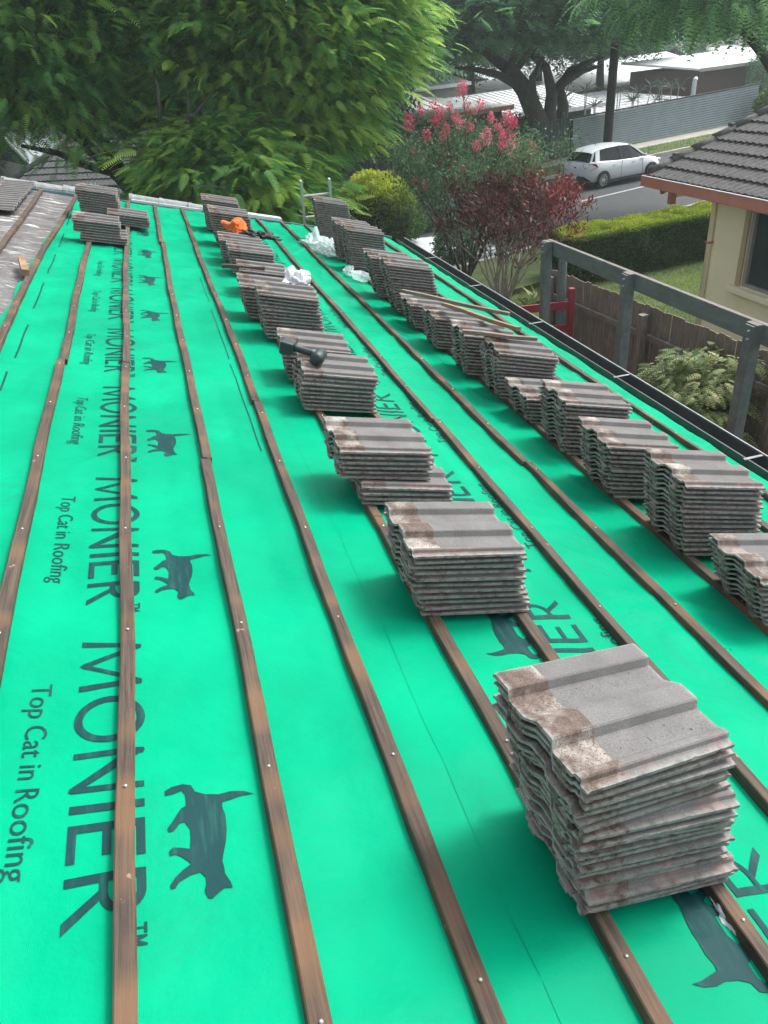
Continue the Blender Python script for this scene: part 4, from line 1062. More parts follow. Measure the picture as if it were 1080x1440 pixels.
# small broad leaved plants by the capped post
def rosette(name, base, n, L, mat, label, seed, up=.8, cat='plant', group=None, wide=.12, stemh=0, heads=1):
    root = empty(name, base, label, cat, group); g = np.random.default_rng(seed); P = []; D_ = []
    mb = MB(); hs_ = []
    for k in range(heads):
        off = Vector((g.normal()*.25*(heads > 1), g.normal()*.2*(heads > 1), stemh*(.6+.5*g.random()))); tp = Vector(base)+off
        hs_.append(tp); 
        if stemh: mb.tube([Vector(base)+off*.1, Vector(base)+Vector((off.x*.8, off.y*.8, off.z*.6)), tp], [.035, .03, .025], 6)
    if stemh: mb.build('stem', TWIG, root)
    for h_ in hs_:
        for i in range(n):
            a = i*2.4; P.append(tuple(h_)); D_.append((math.cos(a), math.sin(a), up*g.uniform(-.3, 1.6)))
    T_ = (np.array([(0, -wide*.4, 0), (.5, -wide*.5, .08), (.5, wide*.5, .08), (0, wide*.4, 0), (1, 0, -.06)], float), np.array([(0, 1, 2, 3), (1, 4, 2, 2)]))
    tv = np.array([(0, -wide*.3, 0), (.45, -wide*.5, .07), (.45, wide*.5, .07), (0, wide*.3, 0), (1, -.01, -.08), (1, .01, -.08)], float); tf = np.array([(0, 1, 2, 3), (1, 4, 5, 2)])
    leafy('leaves', P, D_, L, mat, parent=root, tmpl=(tv, tf), seed=seed)
for i, (px, py, L, lb) in enumerate(((752, 418, .42, 'small broad leaved plant right behind the pergola end post'), (742, 425, .3, 'tiny broad leaved plant beside the garden edge under the red bush'))):
    rosette('broad_leaved_plant', at(px, py, .1)-Vector((0, 0, .1)), 16, L, SHRUBL, lb, 41+i, wide=.2)
# concrete edging at the garden end
q = [at(742, 440, .1), at(765, 432, .1), at(758, 425, .1), at(735, 431, .1)]
# ---------------------------------------------------------------- far side of the street
def wall_between(name, a, b, h, t, mat, label, cat='fence', z=0):
    root = None; mb = MB(); a = Vector((a[0], a[1], z+h/2)); b = Vector((b[0], b[1], z+h/2)); mb.beam(a, b, t, h); o = mb.build(name, mat); return tag(o, label, cat)
sa_, sb_ = at(803, 219, 0.1), at(1056, 171, .1); sb_ = sa_+(sb_-sa_)*1.02; sd = (sb_-sa_).normalized(); sn = Vector((sd.y, -sd.x, 0))
slf = empty('slatted_fence', (sa_+sb_)/2, 'long blue grey horizontal slatted fence across the street', 'fence')
hl = 1.42; hr = 1.62; Ls = (sb_-sa_).length
mb = MB(); ns = 15
for k in range(ns):
    z0 = .08+(hl-.1)*k/(ns-1); z1 = .10+(hr-.1)*k/(ns-1); a = sa_+Vector((0, 0, z0)); b = sb_+Vector((0, 0, z1)); mb.beam(a, b, .02, .078)
mb.build('slats', SLATM, slf)
mb = MB(); a = sa_+Vector((0, 0, hl+.07))-sd*.05; b = sb_+Vector((0, 0, hr+.07))+sd*.05; mb.beam(a, b, .07, .06); mb.build('top_rail', BLACK, slf)
mb = MB(); a = sa_-sn*.08+Vector((0, 0, hl/2)); b = sb_-sn*.08+Vector((0, 0, hr/2)); mb.beam(a, b, .02, hl); mb.build('backing_sheet', DGREEN, slf)
for t in (-.004, 1.004):
    p = sa_.lerp(sb_, t); h = hl+(hr-hl)*t+.1; mb = MB(); mb.box((p.x, p.y, h/2), (.10, .10, h)); mb.build('post', BLACK, slf)
# dark green sheet fence left of it, with ribs
def ribbed(name, a, b, h, mat, label, cat='fence', pitch=.2, d=.03, z0=0):
    a = Vector((a[0], a[1], 0)); b = Vector((b[0], b[1], 0)); dd = (b-a).normalized(); nn = Vector((dd.y, -dd.x, 0)); L = (b-a).length; vs = []; fs = []; pts = []; t = 0
    while t < L:
        pts += [(t, 0), (t+pitch*.35, 0), (t+pitch*.5, d), (t+pitch*.85, d)]; t += pitch
    for t, o_ in pts:
        p = a+dd*min(t, L)+nn*o_; vs += [(p.x, p.y, z0), (p.x, p.y, z0+h), (p.x-nn.x*.02, p.y-nn.y*.02, z0+h), (p.x-nn.x*.02, p.y-nn.y*.02, z0)]
    for i in range(len(pts)-1):
        for q in range(4): fs.append((i*4+q, i*4+(q+1) % 4, i*4+4+(q+1) % 4, i*4+4+q))
    mb = MB(); mb.add(vs, fs); o = mb.build(name, mat); return tag(o, label, cat)
ribbed('sheet_metal_fence', at(752, 233, 0), sa_-sd*.2, 1.65, DGREEN, 'dark green ribbed metal fence left of the slatted fence')
ma, mc = at(430, 274, 0), at(600, 246, 0)
ribbed('corrugated_wall', ma, mc, 1.25, simple('grey green corrugated sheet', (.10, .115, .10), (.075, .09, .08), 1, .7), 'grey green corrugated fence behind the rounded bush', pitch=.28, d=.05)
# houses across the street
def house_far(name, label, cen, d, rot, zw, roofmat, wallmat, rise=.6, over=.5, mono=False, fascia=WHITE, ribs=0, extra=None):
    root = empty(name, (cen[0], cen[1], 0), label, 'house'); M = Matrix.Translation((cen[0], cen[1], 0)) @ Matrix.Rotation(rad(rot), 4, 'Z')
    X, Y_ = d[0]/2, d[1]/2; mb = MB(); vs = [M @ Vector(p) for p in ((-X, -Y_, 0), (X, -Y_, 0), (X, Y_, 0), (-X, Y_, 0), (-X, -Y_, zw), (X, -Y_, zw), (X, Y_, zw), (-X, Y_, zw))]
    mb.add(vs, [(0, 1, 5, 4), (1, 2, 6, 5), (2, 3, 7, 6), (3, 0, 4, 7)]); mb.build('wall', wallmat, root)
    x, y = X+over, Y_+over; mb = MB()
    def sl(ps, th=.12):
        n_ = len(ps); mb.add([M @ Vector(p) for p in ps]+[M @ (Vector(p)-Vector((0, 0, th))) for p in ps], [tuple(range(n_)), tuple(range(2*n_-1, n_-1, -1))]+[(i, (i+1) % n_, n_+(i+1) % n_, n_+i) for i in range(n_)])
    if mono: sl([(-x, -y, zw+.12), (x, -y, zw+.12), (x, y, zw+.12+rise), (-x, y, zw+.12+rise)])
    else:
        sl([(-x, -y, zw+.12), (x, -y, zw+.12), (x, 0, zw+.12+rise), (-x, 0, zw+.12+rise)]); sl([(-x, 0.003, zw+.12+rise), (x, 0.003, zw+.12+rise), (x, y, zw+.12), (-x, y, zw+.12)])
    if ribs:
        n_ = int(2*x/ribs)
        for i in range(n_+1):
            xx = -x+i*ribs; yt, zt = (y, zw+.12+rise) if mono else (0, zw+.12+rise)
            mb.beam(M @ Vector((xx, -y, zw+.14)), M @ Vector((xx, yt, zt+.02)), .04, .03)
    rf_ = mb.build('roof', roofmat, root)
    mb = MB(); mb.beam(M @ Vector((-x, -y-.02, zw+.03)), M @ Vector((x, -y-.02, zw+.03)), .04, .2); mb.build('fascia', fascia, root)
    if extra: extra(root, M, X, Y_, zw)
    return root
def openings(lst, mat=GLASSD, frame=None):
    def f(root, M, X, Y_, zw):
        for x0, x1, z0, z1, nm in lst:
            mb = MB(); vs = [M @ Vector(p) for p in ((x0, -Y_-.02, z0), (x1, -Y_-.02, z0), (x1, -Y_-.02, z1), (x0, -Y_-.02, z1), (x0, -Y_+.1, z0), (x1, -Y_+.1, z0), (x1, -Y_+.1, z1), (x0, -Y_+.1, z1))]
            mb.add(vs, [(0, 1, 2, 3), (4, 5, 6, 7), (0, 1, 5, 4), (1, 2, 6, 5), (2, 3, 7, 6), (3, 0, 4, 7)]); w = mb.build(nm, mat, root)
            if nm == 'window':
                mb = MB(); 
                for a, b in (((x0, z0), (x1, z0)), ((x1, z0), (x1, z1)), ((x1, z1), (x0, z1)), ((x0, z1), (x0, z0))): mb.beam(M @ Vector((a[0], -Y_-.03, a[1])), M @ Vector((b[0], -Y_-.03, b[1])), .05, .05, up=(.1, .3, .9))
                mb.build('frame', WHITE, w)
    return f
RT = 17.2
c1 = at(705, 175, 1.8); 
def off(p, a, c): q = p+CD*a+CN*c; return (q.x, q.y)
ea = atY(735, 166, 41.0)
house_far('white_roofed_house', 'long low house with white metal roof behind the poinciana', off(ea, -.5, 5.5), (13.5, 9), RT, ea.z-.05, METROOF, DWALL, .95, .6, ribs=.45, extra=openings([(-5, -2, .2, 1.2, 'door'), (1, 3, .5, 1.3, 'window')]))
eb = atY(880, 158, 44.5)
house_far('white_roofed_house', 'white flat roofed house just behind the slatted fence', off(eb, .6, 4.0), (11, 7), RT, eb.z, METROOF, DWALL, .45, .5, mono=True, ribs=.6)
ec = atY(860, 122, 58)
house_far('white_roofed_house', 'farther white roof rising behind the strappy plants', off(ec, 6, 5), (24, 8), RT-3, ec.z, METROOF, BLOCKW, .8, .6, mono=True)
ed_ = atY(1010, 150, 47)
house_far('maroon_walled_house', 'maroon walled house above the right end of the slatted fence', off(ed_, 8.4, 4), (17, 6), RT-4, 1.95, METROOF, MAROON, .5, .5, mono=True, fascia=CONC)
ee = atY(655, 158, 36)
house_far('dark_carport', 'dark carport with terracotta fascia behind the crepe myrtle', off(ee, -.4, 3.6), (6.2, 6), RT, ee.z-.12, GREYROOF, DWALL, .35, .4, mono=True, fascia=TERRA)
ef = atY(540, 168, 37)
house_far('garage_house', 'pale block walled building with dark garage and breeze block openings', off(ef, -1.3, 4), (9.5, 7), RT, ef.z-.02, METROOF, BLOCKW, .9, .4, ribs=.5, extra=openings([(2.0, 4.5, .0, 1.3, 'garage_door'), (-1.9, -1.5, .7, 1.2, 'window'), (-.9, -.5, .3, .7, 'window'), (-.1, .3, .9, 1.3, 'window'), (.8, 1.1, .4, .9, 'window'), (-3.2, -2.7, .5, 1.0, 'window')]))
eg = atY(520, 135, 50)
house_far('white_roofed_house', 'white roof glimpsed low between the two tree crowns', off(eg, 0, 4), (14, 8), RT, eg.z, METROOF, BLOCKW, .9, .5)
for i, (px, py, Y_, w, lb) in enumerate(((770, 100, 75, 14, 'distant pale house half hidden by the tree right of centre'), (1000, 85, 80, 18, 'distant pale roof between the hanging fronds at upper right'), (930, 95, 68, 10, 'distant white gabled house left of the hanging fronds'))):
    p = atY(px, py, Y_); house_far('distant_house', lb, off(p, 0, 4), (w, 8), RT, p.z-.3, METROOF if i else GREYROOF, BLOCKW, 1.2, .5, extra=openings([(-2, -.8, p.z-1.6, p.z-.8, 'window'), (1, 2.2, p.z-1.6, p.z-.8, 'window')]))
# white vent pipe
p = atY(974, 138, 44); q = atY(977, 112, 44); mb = MB(); mb.tube([(p.x, p.y, p.z-1), (p.x, p.y, q.z-.08), (p.x-.0, p.y, q.z), (p.x+.12, p.y, q.z+.05)], [.13, .13, .13, .12], 10); tag(mb.build('vent_pipe', WHITE, smooth=True), 'white bent vent pipe rising behind the slatted fence', 'pipe')
# timber pole
p = at(853, 213, .1); mb = MB(); t2 = atY(868, 60, p.y); mb.tube([(p.x, p.y, 0), (p.x+.05, p.y, 4), (t2.x, p.y, 8.6)], [.20, .18, .14], 12); pole = mb.build('timber_pole', WOODP, smooth=True); tag(pole, 'dark timber power pole on the verge by the slatted fence', 'pole')
# strappy plants above the fence
for i, (px, py, Y_, h) in enumerate(((763, 128, 39, 1.2), (797, 140, 40, 1.0), (825, 128, 41.5, 1.6), (840, 134, 41.5, 1.4), (893, 122, 42, 1.7), (905, 118, 42.5, 1.8), (925, 124, 42.5, 1.6), (935, 112, 43, 1.8), (948, 122, 43, 1.5), (870, 130, 42, 1.2))):
    p = atY(px, py, Y_); rosette('strappy_plant', (p.x, p.y, 0), 22, .62, YUCC, f"spiky strappy plant behind the far fence, {['first','second','third','fourth','fifth','sixth','seventh','eighth','ninth','tenth'][[0,1,2,3,5,6,7,8,9,4][i]]} from the left", 60+i, .9, 'plant', 'strappy plants behind the slatted fence', .06, max(.4, p.z), 2)
# bushes by the far fence and the poinciana foot
def bush_far(base, rx, rz, label, seed, mat=DISTL, n=5000, size=.14):
    g = np.random.default_rng(seed); q = g.normal(size=(n, 3)); q /= np.linalg.norm(q, axis=1)[:, None]; lm = np.array([1+.25*noise.noise(Vector(x)*2.2+Vector((seed, 0, 0))) for x in q])
    P = q*np.array([rx, rx*.8, rz])*lm[:, None]*(.6+.4*g.random((n, 1)))+np.array([base[0], base[1], rz*.8]); P[:, 2] = np.abs(P[:, 2])
    root = empty('bush', (base[0], base[1], 0), label, 'bush'); leafy('foliage', P, q+g.normal(size=(n, 3))*.7, size, mat, parent=root, seed=seed, tints=np.clip(.05+.5*g.random(n), 0, 1))
    mb = MB(); stems(mb, (base[0], base[1], 0), 5, rz*.8, .03, .5, 4, 1); mb.build('stems', BARKD, root)
bush_far(at(742, 228, 0), 1.3, 1.15, 'dark green bush left of the dark ribbed fence', 71)
bush_far(at(690, 215, 0), 1.6, 1.0, 'dark bush below the poinciana trunk', 72)
bush_far(at(505, 232, 0), .8, .9, 'dark bush against the pale block wall', 73)
bush_far(at(1085, 175, 0), 1.0, 1.0, 'bright yellow green bush right of the slatted fence', 74, HEDGE)
bush_far(atY(1075, 122, 48)*1, 1.4, 1.7, 'green shrub beside the maroon wall', 75, POINR)
bush_far(at(600, 322, 0), .75, .75, 'dark low bush between the rounded bush and crepe myrtle', 76, MYRT, 5000, .08)
bush_far(at(640, 372, 0), .55, .6, 'dark low bush at the foot of the crepe myrtle', 77, MYRT, 4000, .08)
bush_far(at(612, 275, 0), 1.1, 1.0, 'grey green bush behind the crepe myrtle by the road', 78, MYRT, 6000, .09)
# ---------------------------------------------------------------- neighbour roof at upper left, behind the trees
ln = empty('tiled_neighbour_house', (-4, 27, 0), 'dark tiled hip roof house behind the left tree', 'house')
la, lb_ = at(6, 268, 2.35), at(163, 262, 2.35); ax = (lb_-la); ax.z = 0; Ll = ax.length+.2; axn = ax.normalized(); an = Vector((-axn.y, axn.x, 0))
o0 = la-axn*.1; run = 3.2; tanp = .42; upn = Vector((an.x, an.y, tanp)).normalized(); Lw = 6.2
left = o0-axn*0
def cutl(p):
    r = (p-o0); a_ = r.dot(axn); c_ = r.dot(an); return a_ > c_*.42-.02 and a_ < Lw-c_*.9
tiled('roof_tiles', o0, axn, upn, Lw, 10, .34, .15, NROOFL, ln, amp=.02, step=.032, res=.05, cut=cutl)
ridge0 = o0+axn*(run*.42)+an*run+Vector((0, 0, run*tanp)); 
mb = MB(); mb.tube([o0+Vector((0, 0, .03)), ridge0+Vector((0, 0, .06))], [.10, .10], 8); mb.build('hip_capping', NROOFL, ln, smooth=True)
mb = MB(); wl = o0+axn*.5+an*.5; wr = o0+axn*(Lw-.5)+an*.5; mb.beam((wl.x, wl.y, 1.15), (wr.x, wr.y, 1.15), .2, 2.3); mb.build('wall', BLOCKW, ln)
mb = MB(); q0 = o0-axn*2.6+an*1.8; pts = [o0-Vector((0, 0, .03)), o0-axn*1.2+an*3.2-Vector((0, 0, .03)), ridge0-axn*.0]; mb.add([pts[0], pts[1], pts[2], pts[0]-Vector((0, 0, .1)), pts[1]-Vector((0, 0, .1)), pts[2]-Vector((0, 0, .1))], [(0, 1, 2), (5, 4, 3), (0, 1, 4, 3), (1, 2, 5, 4)]); mb.build('side_slope', NROOFL, ln)
# awning roof of corrugated sheet in front
aw = empty('corrugated_awning', at(160, 262, 1.9), 'pale corrugated metal awning below the dark tiled roof', 'awning')
c = [at(62, 282, 2.15), at(182, 276, 2.15), at(160, 256, 2.42), at(95, 262, 2.42)]
mb = MB(); n = 60; vs = []; fs = []
for i in range(n+1):
    a = c[0].lerp(c[1], i/n); b = c[3].lerp(c[2], i/n); z = .02*math.sin(i*math.pi*.85); vs += [(a.x, a.y, a.z+z), (b.x, b.y, b.z+z), (b.x, b.y, b.z+z-.02), (a.x, a.y, a.z+z-.02)]
for i in range(n):
    for q in range(4): fs.append((4*i+q, 4*i+(q+1) % 4, 4*i+4+(q+1) % 4, 4*i+4+q))
mb.add(vs, fs); mb.build('roof_sheet', GREYROOF, aw)
for k in (0, 1):
    p = c[k]; mb = MB(); mb.box((p.x, p.y+.1, 1.05), (.08, .08, 2.1)); mb.build('post', WHITE, aw)
gh = at(150, 215, 2.6)
house_far('grey_roofed_house', 'grey metal roofed house seen between the left tree limbs', (gh.x+1, gh.y+4), (9, 7), 20, 2.4, GREYROOF, BLOCKW, 1.1, .4, ribs=.35, extra=openings([(-1.5, -.3, .8, 1.8, 'window')]))
gh2 = at(30, 205, 2.9)
house_far('grey_roofed_house', 'pale grey roof at the left edge beyond the hip roof', (gh2.x-2, gh2.y+9), (12, 8), -10, 2.5, GREYROOF, BLOCKW, 1.3, .4)
# ---------------------------------------------------------------- trees
# dark poinciana at the left
b1 = at(195, 262, 1.2); b1 = Vector((.6, 16.6, 0))
def path(*px): return [atY(x, y, Y_) for x, y, Y_ in px]
tree('poinciana_tree', (.55, 16.4, 0), 'dark spreading poinciana at the left with thick leaning limbs', (-1.9, 17.0, 6.1), (3.6, 2.0, 2.6), 4, 1500, 20, .32, FR9, POIN, BARKD, seed=5, tr=.15, cl_r=.75, young=.12,
     trunk=[(.55, 16.4, 0), (.35, 16.4, 1.3), tuple(atY(170, 250, 16.4)), tuple(atY(118, 200, 16.4))], shell=.5, lower=-.8, hang=.22, bias=.10)
mbx = MB(); pts = path((178, 252, 16.4), (150, 205, 16.5), (120, 178, 16.6), (70, 150, 16.8), (30, 120, 17)); mbx.tube(pts, [.11, .10, .09, .07, .04], 9)
pts = path((165, 245, 16.4), (120, 232, 16.2), (80, 215, 16.0), (30, 205, 15.8)); mbx.tube(pts, [.08, .07, .05, .03], 8)
t_ = [o for o in bpy.data.objects if o.name == 'poinciana_tree'][0]; mbx.build('limb', BARKD, t_, smooth=True)
tree('poinciana_tree', (2.0, 17.2, 0), 'broad bright green poinciana with pale inner branches beyond the roof end', (2.75, 17.3, 5.45), (2.85, 2.6, 2.6), 5, 2100, 20, .30, FR9, POIN, BARK, seed=9, tr=.17, cl_r=.62, young=.6, bias=.17, shell=.55, lower=-.85, hang=.20)
mbx = MB()
for L_ in (((262, 175, 14.6), (266, 150, 14.5), (262, 120, 14.6), (248, 95, 14.8)), ((262, 175, 14.6), (290, 140, 14.8), (310, 118, 15)), ((225, 170, 14.7), (222, 125, 14.8), (215, 95, 15))):
    pts = path(*L_); mbx.tube(pts, [.034, .026, .020, .010][:len(pts)], 6)
t_ = [o for o in bpy.data.objects if o.name == 'poinciana_tree.001'][0]; mbx.build('limb', BARK, t_, smooth=True)
# low bright sprays in front of the crowns
tree('young_poinciana', (1.7, 14.6, 0), 'low bright leafy young tree close behind the roof end', (1.25, 15.2, 2.7), (1.75, 1.1, 1.6), 3, 620, 18, .31, FR9, POIN, BARK, seed=12, tr=.07, th=.8, cl_r=.5, young=.45, bias=.2, shell=.35, hang=.2)
# centre poinciana with visible trunks
tb = at(775, 226, 0)
def T2(px, py, dy=0): return tuple(atY(px, py, tb.y+dy))
t2c = Vector(atY(700, 62, tb.y)); 
r2 = tree('poinciana_tree', tb, 'umbrella crowned poinciana with forked grey trunks across the street', (t2c.x+.4, tb.y, t2c.z+.7), (6.9, 4.6, 2.1), 3, 620, 20, .62, FR6, POINR, BARK, seed=15, tr=.42, cl_r=1.0, young=.1, shell=.6, lower=-.3, hang=.15,
     trunk=[tuple(tb), T2(768, 195), T2(752, 160), T2(737, 125), T2(718, 100)])
mbx = MB(); mbx.tube([T2(778, 215), T2(772, 170), T2(776, 130, .2), T2(768, 95, .3), T2(740, 70, .4)], [.34, .30, .25, .18, .10], 10); mbx.tube([T2(784, 205, .5), T2(792, 150, .6), T2(786, 120, .6), T2(800, 100, .6), T2(850, 78, .4)], [.30, .26, .22, .16, .08], 10)
mbx.tube([T2(776, 130, .2), T2(800, 112), T2(820, 100), T2(845, 92)], [.18, .15, .11, .06], 8); mbx.tube([T2(737, 125), T2(700, 105, -.3), T2(670, 98, -.5), T2(640, 95, -.6)], [.2, .15, .1, .05], 8); mbx.tube([T2(752, 150), T2(748, 108, -.5), T2(765, 80, -.8)], [.18, .13, .07], 8)
mbx.build('limb', BARK, r2, smooth=True)
# hanging fronds at the upper right
tree('poinciana_tree', (18.8, 19.4, 0), 'poinciana whose drooping fronds hang over the top right corner', (15.4, 20.5, 6.1), (3.6, 2.6, 2.1), 4, 150, 20, .50, frond_template(8, droop=.75, wid=.20, pw=.10), POINR, BARKD, seed=18, tr=.2, cl_r=.8, young=.3, bias=.2, hang=.5, shell=.3, lower=-.8)
# background trees closing the top of the view
bgt = [(560, -5, 52, 7, 'dark tree crown filling the gap top centre'), (660, -10, 60, 8, 'dark tree behind the umbrella crown, middle left'), (760, -5, 64, 8, 'dark tree behind the umbrella crown, middle right'), (850, 5, 58, 6, 'dark green tree behind the timber pole'), (480, 40, 44, 5.5, 'dark tree behind the bright poinciana edge'),
       (930, 20, 85, 7, 'distant tree left of the hanging fronds'), (1040, -10, 95, 9, 'distant tree above the maroon house'), (330, 20, 42, 8, 'tree hidden behind the bright poinciana'), (120, 20, 40, 8, 'dark tree filling behind the left limbs'), (-30, 60, 38, 7, 'dark tree at the left edge'), (240, 100, 36, 5, 'dark understorey tree between the two left crowns'), (455, 150, 33, 2.6, 'dark low tree at the edge of the corrugated fence')]
for i, (px, py, Y_, r, lb) in enumerate(bgt):
    p = atY(px, py, Y_); zc = max(p.z, r*.55)
    tree('background_tree', (p.x, p.y, 0), lb, (p.x, p.y, zc), (r, r*.8, r*.62), 3, int(120+r*22), 18, .16*r**.5+.45, FR4, DISTL, BARKD, group='trees in the background', seed=80+i, tr=.3, cl_r=1.3, young=0, shell=.45, lower=-.9)
# ---------------------------------------------------------------- hatchback
def car():
    A = at(845, 266, 0); B = at(914, 250, 0); d = Vector((B.x-A.x, B.y-A.y, 0)); SC = .89; ang = math.atan2(d.y, d.x)-rad(5)
    dn = Vector((math.cos(ang), math.sin(ang), 0)); nn = Vector((-dn.y, dn.x, 0)); ox = (A+B)/2+nn*.80*SC
    root = empty('parked_car', (ox.x, ox.y, 0), 'silver white hatchback driving up the street', 'car')
    M = Matrix.Translation((ox.x, ox.y, 0)) @ Matrix.Rotation(ang, 4, 'Z') @ Matrix.Scale(SC, 4)
    def T(mb): mb.v = [tuple(M @ Vector(v)) for v in mb.v]; return mb
    # stations: x, sill z, belt z, half width at sill/belt, nose rounding
    st_ = [(-2.02, .50, .70, .55, .60), (-1.99, .36, .92, .68, .70), (-1.90, .28, 1.00, .76, .77), (-1.6, .24, 1.01, .83, .815), (-1.28, .22, .99, .85, .83), (-.8, .20, .955, .85, .84), (0, .19, .93, .85, .84), (.6, .19, .91, .85, .84), (1.05, .20, .90, .84, .82), (1.30, .22, .86, .84, .79), (1.65, .24, .79, .81, .72), (1.88, .26, .70, .72, .62), (1.99, .34, .60, .60, .52), (2.03, .42, .54, .50, .45)]
    mb = MB(); vs = []; n = 0
    for x, z0, z1, w0, w1 in st_:
        zm = z0+(z1-z0)*.45; hw_ = max(w0, w1)
        sec = [(0, z0), (w0*.85, z0), (w0*.98, z0+.05), (hw_+.0, zm), (hw_-.005, zm+.12*(z1-z0)), (w1, z1-.04), (w1*.93, z1), (w1*.5, z1+.015), (0, z1+.02)]
        full = [(-a, b) for a, b in sec[::-1]][:-1]+sec[0:1]+sec[1:]
        vs += [(x, a, b) for a, b in full]; n = len(full)
    fs = [(i*n+j, i*n+j+1, (i+1)*n+j+1, (i+1)*n+j) for i in range(len(st_)-1) for j in range(n-1)]
    fs += [(i*n+n-1, i*n, (i+1)*n, (i+1)*n+n-1) for i in range(len(st_)-1)]
    fs += [tuple(range(n)), tuple((len(st_)-1)*n+j for j in range(n))[::-1]]
    mb.add(vs, fs); body = T(mb).build('body', CARW, root, smooth=True)
    # cut-outs for wheels are dark arches set proud of the sides
    for x in (-1.28, 1.29):
        for s_ in (-1, 1):
            mb = MB(); pr = [(x+.36*math.cos(q), .30+.355*math.sin(q)) for q in [k*math.pi/10-.25 for k in range(12)]]
            mb.add([(a, s_*.845, b) for a, b in pr]+[(a, s_*.862, b) for a, b in pr]+[(x, s_*.862, .25), (x, s_*.845, .25)], [(i, i+1, 13+i, 12+i) for i in range(11)]+[(12+i, 13+i, 24) for i in range(11)]); T(mb).build('wheel_arch', BLACK, root)
            mb = MB(); prof = [(.12, .20), (.31, .19), (.318, .14), (.318, .04), (.305, -.01), (.215, -.015), (.205, .02), (.05, .02)]; k = 28; vs = []; fs = []
            for i in range(k):
                q = 2*math.pi*i/k; vs += [(x+r*math.cos(q), s_*(.865-o_+.0), .318+r*math.sin(q)) for r, o_ in prof]
            m_ = len(prof)
            for i in range(k):
                for j in range(m_-1): fs.append((i*m_+j, i*m_+j+1, ((i+1) % k)*m_+j+1, ((i+1) % k)*m_+j))
            mb.add(vs, fs); w = T(mb).build('wheel', TYRE, root, smooth=True)
            mb = MB()
            for i in range(10):
                q = 2*math.pi*i/10; dx, dz = math.cos(q), math.sin(q); mb.beam((x+.03*dx, s_*.868, .318+.03*dz), (x+.205*dx, s_*.868, .318+.205*dz), .012, .030, up=(-dz, 0, dx))
            mb.tube([(x, s_*.85, .318), (x, s_*.875, .318)], [.045, .04], 10)
            for i in range(24):
                q = 2*math.pi*i/24; q2 = q+2*math.pi/24; mb.beam((x+.208*math.cos(q), s_*.866, .318+.208*math.sin(q)), (x+.208*math.cos(q2), s_*.866, .318+.208*math.sin(q2)), .02, .014, up=(0, 1, 0))
            T(mb).build('rim', CHROME, w)
    # greenhouse
    gh_ = [(-1.93, 1.00, 1.02, .66, .64), (-1.72, 1.01, 1.30, .72, .58), (-1.50, 1.01, 1.41, .76, .565), (-1.0, .98, 1.455, .79, .57), (-.3, .96, 1.465, .80, .575), (.2, .94, 1.43, .80, .56), (.60, .93, 1.22, .79, .62), (1.10, .91, .93, .76, .72)]
    mb = MB(); vs = []
    for x, z0, z1, w0, w1 in gh_: vs += [(x, -w0, z0-.03), (x, -w1, z1-.03), (x, -w1*.8, z1), (x, 0, z1+.02), (x, w1*.8, z1), (x, w1, z1-.03), (x, w0, z0-.03)]
    fs = [(i*7+j, i*7+j+1, (i+1)*7+j+1, (i+1)*7+j) for i in range(len(gh_)-1) for j in range(6)]
    mb.add(vs, fs); T(mb).build('window_glass', CARGL, root, smooth=False)
    rfv = [(x, a, b) for x, z0, z1, w0, w1 in gh_[1:6] for a, b in ((-w1-.012, z1-.045), (-w1-.008, z1-.012), (-w1*.8, z1+.014), (0, z1+.034), (w1*.8, z1+.014), (w1+.008, z1-.012), (w1+.012, z1-.045))]
    mb = MB(); mb.add(rfv, [(i*7+j, i*7+j+1, (i+1)*7+j+1, (i+1)*7+j) for i in range(4) for j in range(6)]); T(mb).build('roof_panel', CARW, root, smooth=True)
    def pil(x0, z0, y0, x1, z1, y1, w, nm='pillar', mat=CARW):
        mb = MB()
        for s_ in (-1, 1):
            mb.add([(x0-w, s_*y0, z0), (x0+w, s_*y0, z0), (x1+w*.8, s_*y1, z1), (x1-w*.8, s_*y1, z1)], [(0, 1, 2, 3)])
            mb.add([(x0-w, s_*(y0-.03), z0), (x0+w, s_*(y0-.03), z0), (x1+w*.8, s_*(y1-.03), z1), (x1-w*.8, s_*(y1-.03), z1)], [(0, 1, 2, 3)])
        T(mb).build(nm, mat, root)
    pil(-1.60, .96, .80, -1.45, 1.38, .60, .12); pil(1.02, .90, .785, .28, 1.41, .585, .045); pil(-.32, .93, .822, -.36, 1.44, .592, .035, mat=BLACK)
    pil(-1.85, .98, .70, -1.68, 1.30, .63, .05)
    # tail lamps, rear bumper, plate, mirror, handles, badge
    for s_ in (-1, 1):
        mb = MB(); mb.add([(-1.985, s_*.42, .92), (-2.00, s_*.42, .76), (-1.92, s_*.775, .735), (-1.58, s_*.850, .82), (-1.70, s_*.838, .95), (-1.92, s_*.755, .985)], [(0, 1, 2, 3, 4, 5)])
        mb.add([(-1.95, s_*.50, .90), (-1.96, s_*.52, .80), (-1.86, s_*.74, .775), (-1.66, s_*.80, .84), (-1.74, s_*.79, .93), (-1.88, s_*.72, .95)], [(0, 1, 2, 3, 4, 5)]); mb.v = [(x-.012, y*1.012, z) for x, y, z in mb.v]; T(mb).build('tail_lamp', LAMPR, root)
        mb = MB(); mb.box((.80, s_*.90, .97), (.10, .16, .11)); T(mb).build('wing_mirror', BLACK if s_ > 0 else CARW, root, bevel=.02)
        for x in (-.75, .28): mb = MB(); mb.box((x, s_*.862, .80), (.16, .02, .025)); T(mb).build('door_handle', CARW, root)
        mb = MB(); mb.box((1.80, s_*.64, .66), (.30, .12, .12)); T(mb).build('headlight', WHITE, root, bevel=.03)
